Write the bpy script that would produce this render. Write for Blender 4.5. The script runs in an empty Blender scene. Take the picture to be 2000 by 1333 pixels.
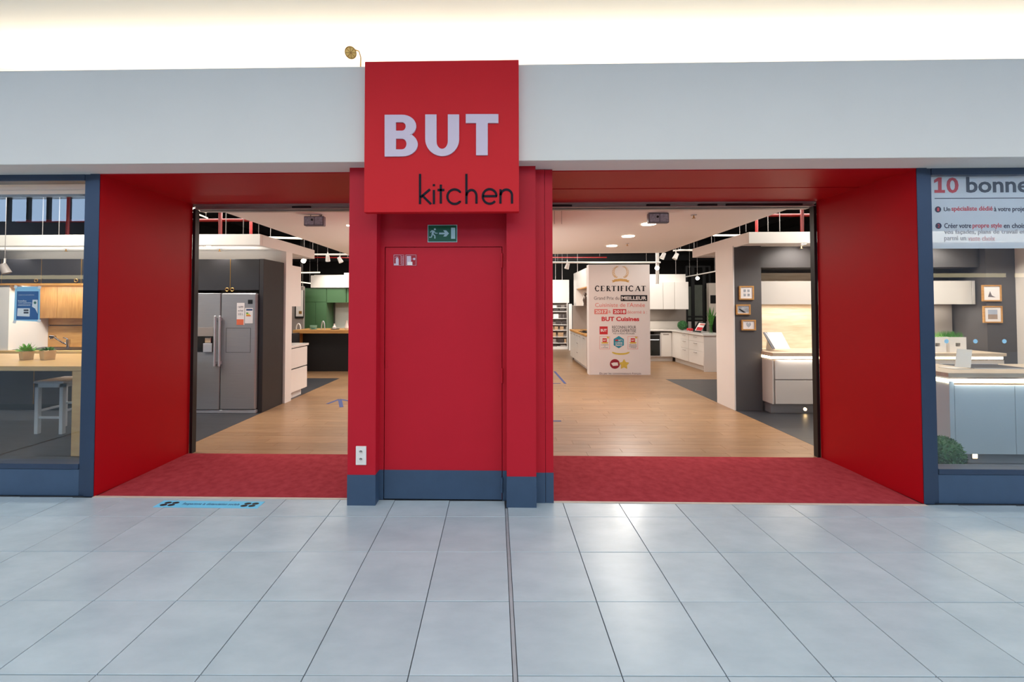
import bpy, bmesh, math, random
from mathutils import Vector, Matrix
random.seed(7)
S = bpy.context.scene
COL = S.collection
PI = math.pi
# ------------------------------------------------------------------ camera, world, sun/sky light, exposure
# camera measured from the photograph: 811 px focal length in a 2000x1333 frame, eye 1.593 m above the floor
FPX, PITCH, YAW, ROLL, CY, CX, EYE = 810.932, .02244, .02015, -.00059, 580.061, 965.276, 1.59261
cam_d = bpy.data.cameras.new('camera'); cam = bpy.data.objects.new('camera', cam_d); COL.objects.link(cam)
cy_, sy_ = math.cos(YAW), math.sin(YAW); cp_, sp_ = math.cos(PITCH), math.sin(PITCH); cr_, sr_ = math.cos(ROLL), math.sin(ROLL)
RZ = Matrix(((cy_, sy_, 0), (-sy_, cy_, 0), (0, 0, 1))); RX = Matrix(((1, 0, 0), (0, cp_, sp_), (0, -sp_, cp_))); RY = Matrix(((cr_, 0, sr_), (0, 1, 0), (-sr_, 0, cr_)))
W2C = RY @ RX @ RZ                      # x right, y forward, z up
C2W = W2C.transposed()
cam.matrix_world = Matrix.Translation((0, 0, EYE)) @ (C2W @ Matrix(((1, 0, 0), (0, 0, -1), (0, 1, 0)))).to_4x4()
cam_d.sensor_width = 36; cam_d.sensor_fit = 'HORIZONTAL'; cam_d.lens = FPX * 36 / 2000
cam_d.shift_x = (1000 - CX) / 2000; cam_d.shift_y = (CY - 666.5) / 2000
cam_d.clip_start = .05; cam_d.clip_end = 200
S.camera = cam
S.view_settings.view_transform = 'Standard'; S.view_settings.look = 'None'
S.view_settings.gamma = 1; S.view_settings.use_curve_mapping = False
S.view_settings.exposure = 0.08
w = bpy.data.worlds.new('world'); S.world = w; w.use_nodes = True
w.node_tree.nodes['Background'].inputs[0].default_value = (.50, .70, 1.0, 1)
w.node_tree.nodes['Background'].inputs[1].default_value = 6.5

def area(name, loc, rot, sx, sy, power, color=(1, 1, 1), spread=PI):
    l = bpy.data.lights.new(name, 'AREA'); l.shape = 'RECTANGLE'; l.size = sx; l.size_y = sy; l.energy = power; l.color = color; l.spread = spread
    o = bpy.data.objects.new(name, l); o.location = loc; o.rotation_euler = rot; COL.objects.link(o); return o
def spot(name, loc, target, power, color=(1, .95, .87), angle=80, r=.05, blend=.6):
    l = bpy.data.lights.new(name, 'SPOT'); l.energy = power; l.color = color; l.spot_size = math.radians(angle); l.spot_blend = blend; l.shadow_soft_size = r
    o = bpy.data.objects.new(name, l); o.location = loc
    o.rotation_euler = (Vector(target) - Vector(loc)).to_track_quat('-Z', 'Y').to_euler(); COL.objects.link(o); return o
# daylight falling through the mall's long skylight, in front of and above the shop front
area('skylight_daylight', (0, -1.6, 5.3), (0, 0, 0), 15, 5.4, 545, (1, .985, .93))
# hidden tubes in the trough above the white fascia
WARM = (1, .95, .87)
area('cove_tubes', (.6, 3.78, 3.66), (math.radians(180), 0, 0), 11.5, .08, 46, (1, .91, .78))
area('cove_tubes', (0, 3.70, 3.64), (math.radians(155), 0, 0), 12, .08, 14, (1, .91, .78))
# added ambient fills without fixtures; the high ones stand for the tube lamps
area('showroom_fill', (-1.6, 6.9, 2.70), (0, 0, 0), .5, 3.0, 40, WARM)  # this and the next sit under the soffit with no fixture
area('showroom_fill', (1.8, 6.9, 2.70), (0, 0, 0), .5, 3.0, 36, WARM)
area('showroom_fill', (0, 11.0, 3.5), (0, 0, 0), 9, 2.5, 330, WARM)
area('showroom_fill', (-5.8, 5.0, 3.6), (math.radians(20), 0, 0), 3.5, .6, 125, WARM)
area('showroom_fill', (5.9, 5.0, 3.6), (math.radians(20), 0, 0), 3.5, .6, 125, WARM)
area('soffit_fill', (-.6, 6.9, .55), (PI, 0, 0), .9, 3.4, 66, (1, .97, .92))  # unseen lamp behind the pier, added to brighten the soffit
area('rear_fill', (0, 12.6, 2.35), (math.radians(105), 0, 0), 7, .3, 190, (1, .96, .90))  # lamp added at the rear to lift soffit and white walls
area('showroom_fill', (-5.8, 8.6, 3.5), (0, 0, 0), 4, .8, 90, WARM)
area('showroom_fill', (5.9, 8.6, 3.5), (0, 0, 0), 4, .8, 90, WARM)

# ------------------------------------------------------------------ helpers
def P(px, py, Y):                       # the point of the plane y = Y seen at a photograph pixel -> (x, z)
    r = C2W @ Vector(((px - CX) / FPX, 1, (CY - py) / FPX)); t = Y / r.y
    return r.x * t, EYE + r.z * t
def PF(px, py, z=0):                    # the point at height z -> (x, y)
    r = C2W @ Vector(((px - CX) / FPX, 1, (CY - py) / FPX)); t = (z - EYE) / r.z
    return r.x * t, r.y * t
def lin(c): return tuple(((v / 255) / 12.92 if v / 255 <= .04045 else ((v / 255 + .055) / 1.055) ** 2.4) for v in c) + (1,)
MATS = {}
def mat(name, c, rough=.5, metal=0, var=.0, scale=6, stretch=(1, 1, 1), bump=0, emit=0, rnd=0, c2=None, coat=0, spec=.5, island=False, detail=4):
    if name in MATS: return MATS[name]
    m = bpy.data.materials.new(name); m.use_nodes = True; MATS[name] = m
    nt = m.node_tree; n = nt.nodes; L = nt.links; b = n['Principled BSDF']
    b.inputs['Base Color'].default_value = lin(c); b.inputs['Roughness'].default_value = rough; b.inputs['Metallic'].default_value = metal
    b.inputs['Specular IOR Level'].default_value = spec; b.inputs['Coat Weight'].default_value = coat
    if var or c2 or bump:
        tc = n.new('ShaderNodeTexCoord'); mp = n.new('ShaderNodeMapping'); mp.inputs['Scale'].default_value = stretch
        no = n.new('ShaderNodeTexNoise'); no.inputs['Scale'].default_value = scale; no.inputs['Detail'].default_value = detail; no.inputs['Roughness'].default_value = .6
        src = tc.outputs['Object']
        if rnd or island:
            if island: g = n.new('ShaderNodeNewGeometry'); rv = g.outputs['Random Per Island']
            else: g = n.new('ShaderNodeObjectInfo'); rv = g.outputs['Random']
            cm = n.new('ShaderNodeVectorMath'); cm.operation = 'SCALE'; cm.inputs[0].default_value = (31, 17, 23); L.new(rv, cm.inputs['Scale'])
            ad = n.new('ShaderNodeVectorMath'); ad.operation = 'ADD'; L.new(src, ad.inputs[0]); L.new(cm.outputs[0], ad.inputs[1]); src = ad.outputs[0]
        L.new(src, mp.inputs[0]); L.new(mp.outputs[0], no.inputs['Vector'])
        cr = n.new('ShaderNodeValToRGB'); cr.color_ramp.elements[0].position = .3; cr.color_ramp.elements[1].position = .7
        a = lin(c)
        if c2: cr.color_ramp.elements[0].color = lin(c2); cr.color_ramp.elements[1].color = a
        else:
            cr.color_ramp.elements[0].color = tuple(v * (1 - var) for v in a[:3]) + (1,)
            cr.color_ramp.elements[1].color = tuple(min(1, v * (1 + var)) for v in a[:3]) + (1,)
        L.new(no.outputs['Fac'], cr.inputs[0]); out = cr.outputs[0]
        if rnd:
            mr = n.new('ShaderNodeMapRange'); mr.inputs['To Min'].default_value = 1 - rnd; mr.inputs['To Max'].default_value = 1 + rnd
            L.new(rv, mr.inputs['Value']); vm = n.new('ShaderNodeVectorMath'); vm.operation = 'SCALE'
            L.new(out, vm.inputs[0]); L.new(mr.outputs[0], vm.inputs['Scale']); out = vm.outputs[0]
        L.new(out, b.inputs['Base Color'])
        if bump:
            bp = n.new('ShaderNodeBump'); bp.inputs['Strength'].default_value = bump; bp.inputs['Distance'].default_value = .01
            L.new(no.outputs['Fac'], bp.inputs['Height']); L.new(bp.outputs[0], b.inputs['Normal'])
    if emit: b.inputs['Emission Color'].default_value = lin(c); b.inputs['Emission Strength'].default_value = emit
    return m
def glassy(name, tint, refl=1.45, alpha=0, col=(255, 255, 255), rough=0.0):
    m = bpy.data.materials.new(name); m.use_nodes = True; nt = m.node_tree; n = nt.nodes; L = nt.links; n.clear()
    o = n.new('ShaderNodeOutputMaterial'); t = n.new('ShaderNodeBsdfTransparent'); t.inputs[0].default_value = lin(tint)
    g = n.new('ShaderNodeBsdfGlossy'); g.inputs['Roughness'].default_value = rough
    f = n.new('ShaderNodeFresnel'); f.inputs[0].default_value = refl; mx = n.new('ShaderNodeMixShader')
    base = t.outputs[0]
    if alpha:
        d = n.new('ShaderNodeBsdfDiffuse'); d.inputs[0].default_value = lin(col); m2 = n.new('ShaderNodeMixShader'); m2.inputs[0].default_value = alpha
        L.new(t.outputs[0], m2.inputs[1]); L.new(d.outputs[0], m2.inputs[2]); base = m2.outputs[0]
    ge = n.new('ShaderNodeNewGeometry'); fm_ = n.new('ShaderNodeMath'); fm_.operation = 'SUBTRACT'; fm_.inputs[0].default_value = 1; L.new(ge.outputs['Backfacing'], fm_.inputs[1])
    f2 = n.new('ShaderNodeMath'); f2.operation = 'MULTIPLY'; L.new(f.outputs[0], f2.inputs[0]); L.new(fm_.outputs[0], f2.inputs[1])
    L.new(f2.outputs[0], mx.inputs[0]); L.new(base, mx.inputs[1]); L.new(g.outputs[0], mx.inputs[2]); L.new(mx.outputs[0], o.inputs[0]); return m

def wl(o):
    v = Vector((0, 0, 0))
    while o: v += o.location; o = o.parent
    return v
def link(name, me, m, parent=None):
    o = bpy.data.objects.new(name, me); COL.objects.link(o)
    if m is not None: me.materials.append(m)
    return o
def obj(name, bm, m, parent=None, smooth=.6):
    if parent is not None: off = wl(parent)
    else:
        xs = [v.co for v in bm.verts]
        off = Vector(((min(v.x for v in xs) + max(v.x for v in xs)) / 2, (min(v.y for v in xs) + max(v.y for v in xs)) / 2, min(v.z for v in xs)))
    for v in bm.verts: v.co -= off
    me = bpy.data.meshes.new(name); bm.to_mesh(me); bm.free()
    me.shade_smooth(); me.set_sharp_from_angle(angle=smooth)
    o = link(name, me, m)
    if parent is not None: o.parent = parent
    else: o.location = off
    return o
def tag(o, label=None, cat=None, group=None, kind=None):
    if label: o['label'] = label
    if cat: o['category'] = cat
    if group: o['group'] = group
    if kind: o['kind'] = kind
    return o
def thing(name, label, cat, loc, group=None):
    o = bpy.data.objects.new(name, None); o.empty_display_size = .1; COL.objects.link(o); o.location = loc
    return tag(o, label, cat, group)
def box(bm, x0, x1, y0, y1, z0, z1, bev=0):
    if x0 > x1: x0, x1 = x1, x0
    if y0 > y1: y0, y1 = y1, y0
    if z0 > z1: z0, z1 = z1, z0
    v = [bm.verts.new(p) for p in ((x0, y0, z0), (x1, y0, z0), (x1, y1, z0), (x0, y1, z0), (x0, y0, z1), (x1, y0, z1), (x1, y1, z1), (x0, y1, z1))]
    fs = [bm.faces.new([v[i] for i in q]) for q in ((0, 3, 2, 1), (4, 5, 6, 7), (0, 1, 5, 4), (1, 2, 6, 5), (2, 3, 7, 6), (3, 0, 4, 7))]
    if bev: bmesh.ops.bevel(bm, geom=list({e for f in fs for e in f.edges}), offset=bev, segments=1, affect='EDGES')
    return bm
def NB(): return bmesh.new()
def B(name, x0, x1, y0, y1, z0, z1, m, parent=None, bev=0): return obj(name, box(NB(), x0, x1, y0, y1, z0, z1, bev), m, parent)
def ST(o): o['kind'] = 'structure'; return o
def cyl(bm, p0, p1, r0, r1=None, n=14, caps=True):
    r1 = r0 if r1 is None else r1; p0 = Vector(p0); p1 = Vector(p1); d = (p1 - p0).normalized()
    a = d.orthogonal().normalized(); b = d.cross(a); A = []; C = []
    for i in range(n):
        t = 2 * PI * i / n; u = a * math.cos(t) + b * math.sin(t)
        A.append(bm.verts.new(p0 + u * r0)); C.append(bm.verts.new(p1 + u * r1))
    for i in range(n): bm.faces.new((A[i], A[(i + 1) % n], C[(i + 1) % n], C[i]))
    if caps: bm.faces.new(A[::-1]); bm.faces.new(C)
    return bm
def tube(bm, pts, r, n=8, closed=False):
    pts = [Vector(p) for p in pts]; rings = []; N = len(pts)
    for i, p in enumerate(pts):
        d = (pts[(i + 1) % N] - pts[i - 1]) if closed else (pts[min(i + 1, N - 1)] - pts[max(i - 1, 0)])
        d.normalize(); a = Vector((0, 1, 0)) if abs(d.y) < .9 else Vector((1, 0, 0)); a = (a - d * a.dot(d)).normalized(); b = d.cross(a)
        rings.append([bm.verts.new(p + (a * math.cos(2 * PI * k / n) + b * math.sin(2 * PI * k / n)) * r) for k in range(n)])
    for i in range(N if closed else N - 1):
        A = rings[i]; C = rings[(i + 1) % N]
        for k in range(n): bm.faces.new((A[k], A[(k + 1) % n], C[(k + 1) % n], C[k]))
    if not closed: bm.faces.new(rings[0][::-1]); bm.faces.new(rings[-1])
    return bm
def lathe(bm, x, y, prof, n=20):        # prof: (r, z) from bottom up
    R_ = []
    for r, z in prof:
        R_.append([bm.verts.new((x + r * math.cos(2 * PI * k / n), y + r * math.sin(2 * PI * k / n), z)) for k in range(n)])
    for a, b in zip(R_, R_[1:]):
        for k in range(n): bm.faces.new((a[k], a[(k + 1) % n], b[(k + 1) % n], b[k]))
    bm.faces.new(R_[0][::-1]); bm.faces.new(R_[-1]); return bm
def ring(bm, c, r, t, n=20, axis='y'):  # torus facing -y
    pts = [(c[0] + r * math.cos(2 * PI * k / n), c[1], c[2] + r * math.sin(2 * PI * k / n)) if axis == 'y' else (c[0], c[1] + r * math.cos(2 * PI * k / n), c[2] + r * math.sin(2 * PI * k / n)) for k in range(n)]
    return tube(bm, pts, t, 6, True)
def plate(bm, loops, y, d=.003, fmap=None):   # flat shape (x,z loops; first outer, others holes) standing in plane y, thickness d towards the viewer
    cu = bpy.data.curves.new('c', 'CURVE'); cu.dimensions = '2D'; cu.fill_mode = 'BOTH'
    for lp in loops:
        s = cu.splines.new('POLY'); s.points.add(len(lp) - 1); s.use_cyclic_u = True
        for q, p in zip(s.points, lp): q.co = (p[0], p[1], 0, 1)
    return curve_to(bm, cu, y, d)
def curve_to(bm, cu, y, d, fit=None, fmap=None):
    cu.extrude = 0
    o = bpy.data.objects.new('t', cu); COL.objects.link(o); bpy.context.view_layer.update()
    me = bpy.data.meshes.new_from_object(o.evaluated_get(bpy.context.evaluated_depsgraph_get()))
    b2 = bmesh.new(); b2.from_mesh(me); bpy.data.objects.remove(o); bpy.data.curves.remove(cu); bpy.data.meshes.remove(me)
    bmesh.ops.remove_doubles(b2, verts=b2.verts, dist=1e-5)
    if fit:
        xs = [v.co.x for v in b2.verts]; zs = [v.co.y for v in b2.verts]
        ax = (fit[1] - fit[0]) / max(max(xs) - min(xs), 1e-6); az = (fit[3] - fit[2]) / max(max(zs) - min(zs), 1e-6); mx, mz = min(xs), min(zs)
        for v in b2.verts: v.co.x = fit[0] + (v.co.x - mx) * ax; v.co.y = fit[2] + (v.co.y - mz) * az
    fs = list(b2.faces); g = bmesh.ops.extrude_face_region(b2, geom=fs)
    for v in [e for e in g['geom'] if isinstance(e, bmesh.types.BMVert)]: v.co.z = d
    f = fmap or (lambda p: Vector((p.x, y - p.z, p.y)))
    vm = {v: bm.verts.new(f(v.co)) for v in b2.verts}
    for fc in b2.faces:
        try: bm.faces.new([vm[v] for v in fc.verts])
        except ValueError: pass
    b2.free(); bmesh.ops.recalc_face_normals(bm, faces=bm.faces); return bm
def text(bm, s, x0, x1, z0, z1, y, bold=0, d=.002, fmap=None, res=3):
    cu = bpy.data.curves.new('t', 'FONT'); cu.body = s; cu.size = 1; cu.offset = bold; cu.resolution_u = res; cu.fill_mode = 'BOTH'
    return curve_to(bm, cu, y, d, (x0, x1, z0, z1), fmap)
def stroke(bm, pts, wd, y, d=.003):     # a line of the given width drawn in the plane y
    L_, R_ = [], []
    for i, p in enumerate(pts):
        a = pts[max(i - 1, 0)]; b = pts[min(i + 1, len(pts) - 1)]; dx, dz = b[0] - a[0], b[1] - a[1]; l = math.hypot(dx, dz) or 1
        nx, nz = -dz / l * wd / 2, dx / l * wd / 2; L_.append((p[0] + nx, p[1] + nz)); R_.append((p[0] - nx, p[1] - nz))
    F = [[bm.verts.new((q[0], yy, q[1])) for q in side] for yy in (y - d, y) for side in (L_, R_)]
    for i in range(len(pts) - 1):
        bm.faces.new((F[0][i], F[1][i], F[1][i + 1], F[0][i + 1])); bm.faces.new((F[2][i], F[2][i + 1], F[3][i + 1], F[3][i]))
        bm.faces.new((F[0][i], F[0][i + 1], F[2][i + 1], F[2][i])); bm.faces.new((F[1][i], F[3][i], F[3][i + 1], F[1][i + 1]))
    for i in (0, len(pts) - 1): bm.faces.new((F[0][i], F[2][i], F[3][i], F[1][i]))
    return bm
def arc(cx, cz, rx, rz, a0, a1, n=16): return [(cx + rx * math.cos(math.radians(a0 + (a1 - a0) * k / n)), cz + rz * math.sin(math.radians(a0 + (a1 - a0) * k / n))) for k in range(n + 1)]
def copy_tree(o, dx=0, dy=0, dz=0, label=None, parent=None):
    c = o.copy(); COL.objects.link(c)
    if parent is not None: c.parent = parent; c.location = o.location
    else: c.location = o.location + Vector((dx, dy, dz))
    if label: c['label'] = label
    for ch in list(o.children): copy_tree(ch, parent=c)
    return c

# ------------------------------------------------------------------ materials
RED = mat('red_paint', (188, 24, 42), .5, var=.03, scale=3, spec=.25)
RED_SIGN = mat('red_sign_panel', (206, 24, 34), .55, var=.02, scale=2, spec=.25)
REDW = mat('red_tunnel_panel', (176, 6, 20), .45, var=.03, scale=2, spec=.25)
BLUE = mat('slate_blue_paint', (56, 78, 104), .45, var=.06, scale=8)
FRAME = mat('slate_blue_aluminium', (44, 60, 84), .32, metal=.2, var=.04, scale=6)
FASCIA = mat('white_plaster', (226, 220, 212), .75, var=.015, scale=1.5)
WHITE = mat('white_paint', (226, 220, 214), .55, var=.015, scale=2)
COVE = mat('cove_plaster', (232, 228, 220), .8, var=.01, scale=1)
SOFF = mat('soffit_plaster', (240, 232, 224), .8, var=.01, scale=1)
LACQ = mat('white_lacquer', (232, 226, 220), .18, var=.01, scale=2, coat=.3)
BLACKC = mat('black_ceiling', (16, 15, 16), .9, var=.2, scale=3)
BLACKW = mat('black_wall', (24, 22, 22), .85, var=.2, scale=2)
ANTH = mat('anthracite_front', (44, 42, 44), .42, var=.06, scale=4)
ANTHS = mat('anthracite_panel', (46, 41, 41), .5, var=.08, scale=4)
DWALL = mat('dark_grey_wall', (82, 78, 78), .75, var=.04, scale=3)
STEEL = mat('brushed_steel', (158, 157, 158), .42, metal=.45, var=.05, scale=3, stretch=(1, 1, 60))
STEELL = mat('light_steel', (196, 196, 200), .35, metal=.4, var=.03, scale=3)
CHROME = mat('chrome', (200, 200, 205), .12, metal=1, var=.02, scale=4)
ALU = mat('anodised_aluminium', (170, 162, 158), .4, metal=.6, var=.1, scale=8, stretch=(1, 5, 5))
BLK = mat('black_plastic', (18, 18, 20), .4, var=.1, scale=5)
DGREY = mat('dark_grey_metal', (70, 68, 72), .45, metal=.3, var=.05, scale=5)
BRASS = mat('brass', (190, 146, 84), .3, metal=.8, var=.05, scale=6)
OAK = mat('golden_oak', (206, 156, 92), .42, c2=(178, 124, 66), scale=3, stretch=(1, 1, 9), bump=.03)
OAKV = mat('golden_oak_doors', (206, 156, 92), .42, c2=(182, 130, 72), scale=3, stretch=(12, 1, 1.5), bump=.03)
OAKT = mat('pale_oak_tabletop', (214, 176, 118), .35, c2=(196, 154, 98), scale=3, stretch=(1, 10, 4))
WSPL = mat('whitewashed_oak', (226, 210, 186), .45, c2=(204, 180, 150), scale=2.2, stretch=(1, 1, 10))
WTOP = mat('greige_oak_worktop', (212, 192, 168), .4, c2=(188, 166, 142), scale=3, stretch=(1, 10, 6))
CASH = mat('cashmere_lacquer', (204, 196, 188), .15, var=.01, scale=2, coat=.4)
GREEN = mat('sage_green_front', (74, 110, 74), .4, var=.04, scale=2)
SPLASH = mat('white_glass_splashback', (222, 216, 210), .2, var=.01, scale=2)
GREYP = mat('grey_panel', (150, 140, 134), .5, var=.04, scale=3)
STOOL = mat('white_stool_lacquer', (214, 216, 218), .4, var=.02, scale=4)
PIPE = mat('red_pipe_paint', (138, 14, 8), .4, var=.06, scale=5)
GROUT = mat('dark_grout', (58, 64, 72), .8, var=.1, scale=8)
TILE = mat('grey_stone_tile', (180, 195, 204), .26, c2=(163, 179, 189), scale=2.6, stretch=(1, 2.2, 1), rnd=.035, bump=.012, detail=7)
PLANK = mat('oak_floor_plank', (160, 126, 94), .34, c2=(138, 104, 74), scale=5, stretch=(.8, 9, 1), rnd=.10, island=True)
SLATE = mat('slate_vinyl', (62, 62, 66), .38, c2=(50, 50, 54), scale=3, stretch=(1, 6, 1))
STRIPM = mat('threshold_stone', (196, 184, 172), .6, var=.08, scale=12)
CARPET = mat('red_carpet', (166, 62, 70), .95, c2=(144, 46, 54), scale=14, bump=.2, spec=.1, detail=8)
PAPER = mat('white_print', (236, 228, 224), .6, var=.01, scale=2)
INK = mat('black_ink', (28, 24, 30), .6, var=.05, scale=5)
GREYINK = mat('grey_ink', (110, 100, 104), .6, var=.05, scale=5)
REDINK = mat('red_ink', (206, 44, 52), .55, var=.03, scale=5)
PINK = mat('salmon_ink', (226, 130, 122), .6, var=.03, scale=5)
GOLD = mat('gold_ink', (214, 166, 92), .45, var=.12, scale=40)
GOLDL = mat('pale_gold_metal', (255, 222, 140), .5, var=.06, scale=30)
YELL = mat('yellow_gold_ink', (218, 190, 84), .45, var=.15, scale=40)
TEAL = mat('teal_ink', (44, 146, 170), .5, var=.05, scale=20)
SIGNW = mat('lilac_white_acrylic', (206, 188, 204), .35, var=.01, scale=3)
SIGNK = mat('navy_black_acrylic', (16, 17, 30), .6, spec=.2, var=.03, scale=5)
EXITG = mat('exit_green', (0, 84, 56), .4, var=.03, scale=5)
EXITW = mat('exit_symbol_pale', (176, 204, 206), .5, var=.02, scale=5)
ORNG = mat('orange_print', (226, 110, 74), .5, var=.03, scale=5)
STKB = mat('sky_blue_vinyl', (108, 200, 238), .5, var=.03, scale=5)
NAVY = mat('navy_ink', (22, 60, 110), .5, var=.03, scale=5)
POSTB = mat('poster_blue', (8, 82, 140), .5, var=.02, scale=5)
POSTL = mat('poster_pale_blue', (160, 208, 232), .5, var=.02, scale=5)
TAPE = mat('blue_floor_tape', (50, 66, 122), .6, var=.05, scale=8)
LEAF = mat('leaf_green', (74, 142, 50), .5, c2=(44, 98, 34), scale=30)
LEAFL = mat('light_leaf_green', (140, 196, 96), .5, c2=(96, 160, 62), scale=30)
BOXW = mat('boxwood_green', (66, 128, 70), .55, c2=(34, 82, 42), scale=25)
LEDM = mat('led_strip', (255, 232, 196), .5, emit=5)
LAMP = mat('lamp_disc', (255, 236, 206), .5, emit=14)
TUBEM = mat('white_tube_lamp', (255, 240, 216), .5, emit=1.3)
SPOTM = mat('spotlight_lens', (255, 240, 214), .5, emit=40)
PLM = mat('plinth_lamp', (255, 214, 150), .5, emit=14)
SIGNL = mat('lit_shop_sign', (255, 232, 180), .5, emit=2.2)
GLASS = glassy('shop_window_glass', (251, 253, 253), 1.85)
VINYL = glassy('frosted_vinyl', (255, 255, 255), 1.3, .55, (226, 232, 238), .3)
VASEG = glassy('clear_vase_glass', (225, 235, 228), 1.45)
OVENG = mat('oven_glass', (26, 30, 30), .08, var=.05, scale=3)
TERRA = mat('pale_wood_pot', (224, 196, 150), .6, c2=(206, 172, 124), scale=6)
PHOTO = mat('grey_photo_print', (120, 124, 132), .6, c2=(196, 196, 198), scale=14, detail=6)
BEIGEW = mat('beige_wall', (240, 228, 216), .7, var=.015, scale=2)
# ------------------------------------------------------------------ the mall floor
fl_ = ST(obj('floor', box(NB(), -24, 24, -8, 3.62, -.10, -.006), GROUT))
th = .01663; TX, TY, TS, GAP = .020, 3.17579, .45, .020
ct, st_ = math.cos(th), math.sin(th)
def g2w(u, v): return (TX + ct * u - st_ * v, TY + st_ * u + ct * v)
def tilemesh(u0, u1, v0, v1, ymax=None):
    bm = NB(); g = .0022
    box(bm, 0, u1 - u0 - 2 * g, 0, v1 - v0 - 2 * g, -.008, 0, .0012); return bm
shared = None
for j in range(-1, 8):
    for i in range(-12, 12):
        u0 = i * TS + (GAP if i >= 0 else 0); v1 = -j * TS; v0 = v1 - TS
        if j == -1:
            v0 = 0; v1 = (3.427 - TY - st_ * u0) - .004
            me = bpy.data.meshes.new('tile'); bm = tilemesh(0, TS, v0, v1); bm.to_mesh(me); bm.free(); me.materials.append(TILE)
        else:
            if shared is None:
                shared = bpy.data.meshes.new('tile'); bm = tilemesh(0, TS, 0, TS); bm.to_mesh(shared); bm.free(); shared.materials.append(TILE)
            me = shared
        o = bpy.data.objects.new('tile', me); COL.objects.link(o); o.parent = fl_
        x, y = g2w(u0 + .0022, v0 + .0022); o.location = Vector((x, y, .0005 * math.sin(i * 7 + j * 3))) - fl_.location; o.rotation_euler = (0, 0, th)
x, y = g2w(0, -TS * 8)
jb = box(NB(), .0018, GAP - .0018, 0, 8 * TS + .13, -.008, -.0008)
me = bpy.data.meshes.new('expansion_joint'); jb.to_mesh(me); jb.free(); me.materials.append(mat('joint_profile', (165, 176, 184), .5, metal=.3, var=.1, scale=9))
o = bpy.data.objects.new('expansion_joint', me); COL.objects.link(o); o.parent = fl_; o.location = Vector((x, y, 0)) - fl_.location; o.rotation_euler = (0, 0, th)
far = box(NB(), -24, 24, -8, -.45, -.006, -.001); box(far, -24, -5.42, -.45, 3.43, -.006, -.001); box(far, 5.46, 24, -.45, 3.43, -.006, -.001)
obj('paving', far, TILE, fl_)
ss = box(NB(), -3.42, -1.245, 3.425, 3.452, -.005, .003); box(ss, .41, 3.38, 3.405, 3.432, -.005, .003)
obj('threshold_strip', ss, STRIPM, fl_)
# ------------------------------------------------------------------ facade
f = ST(B('wall_front', -24, 24, 3.197, 3.235, 2.72, 3.475, FASCIA, None, .002))
B('fascia_underside', -24, 24, 3.235, 3.9, 2.72, 2.76, FASCIA, f)
B('trough_floor', -24, 24, 3.235, 4.1, 3.02, 3.06, COVE, f)
ST(B('wall_cove', -24, 24, 4.06, 4.2, 2.76, 4.02, COVE))
ST(B('ceiling', -24, 24, 1.4, 4.2, 4.0, 4.2, COVE))
sk = box(NB(), -24, 24, 1.4, 1.5, 4.2, 5.6); box(sk, -24, 24, -8.1, 1.5, 5.6, 5.7)
ST(obj('trim_sky_block', sk, COVE))  # closed roof added so the sky lights only through the clerestory

# opposite side of the mall, behind the camera: dark shop fronts, lit sign bars, clerestory
ob = box(NB(), -24, 24, -7.9, -7.7, 0, 4.69)
bw = ST(obj('wall_opposite', ob, DGREY))
for k in range(-2, 9):
    xp = -14.75 + k * 4.45; B('pillar', xp - .35, xp + .35, -7.88, -7.74, 4.69, 5.6, BLK, bw)
    for q_ in range(1, 5): B('mullion', xp + .35 + q_ * .75 - .05, xp + .35 + q_ * .75 + .05, -7.85, -7.75, 4.69, 5.6, BLK, bw)
for k in range(-1, 5): B('lit_sign_bar', -14.7 + k * 8.1, -6.9 + k * 8.1, -7.72, -7.69, 2.58, 2.72, SIGNL, bw)
ws = box(NB(), -24, -7.45, 3.44, 3.6, 0, 2.72); box(ws, 7.45, 24, 3.44, 3.6, 0, 2.72); ST(obj('wall_neighbours', ws, DWALL))
# red pier between the two entrances, with its recessed door
pier = box(NB(), -1.243, -1.018, 3.33, 3.7, 0, 2.72); box(pier, .032, .265, 3.32, 3.7, 0, 2.72); box(pier, .265, .345, 3.40, 3.7, 0, 2.715); box(pier, .348, .41, 3.402, 3.7, 0, 2.715)
box(pier, -1.018, -.982, 3.435, 3.7, 0, 2.72); box(pier, -.002, .032, 3.435, 3.7, 0, 2.72); box(pier, -.982, -.002, 3.435, 3.7, 2.087, 2.72)
box(pier, -1.243, .41, 3.7, 6.2, 0, 2.72)
pr_ = ST(obj('wall_pier', pier, RED))
kb = box(NB(), -1.2445, -1.0165, 3.3275, 3.5, 0, .243); box(kb, .0305, .2665, 3.3175, 3.5, 0, .243); box(kb, .267, .345, 3.3975, 3.5, 0, .243); box(kb, .348, .4115, 3.3995, 3.5, 0, .243)
box(kb, -1.017, -.982, 3.433, 3.5, 0, .243); box(kb, -.002, .031, 3.433, 3.5, 0, .243)
tag(obj('kick_band', kb, BLUE, pr_), 'slate blue painted band at the foot of the pier')
ST(d1 := B('door_1', -.977, -.006, 3.436, 3.475, .008, 2.082, RED, None, .0015))
B('kick_plate', -.976, -.008, 3.432, 3.437, .009, .243, BLUE, d1)
for z in (1.97, 1.02, .13): obj('hinge', cyl(NB(), (-.006, 3.428, z - .06), (-.006, 3.428, z + .06), .009, n=10), RED if z > .5 else BLUE, d1)
B('lock_plate', -.972, -.958, 3.426, 3.437, 1.08, 1.15, RED, d1, .002)
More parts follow.
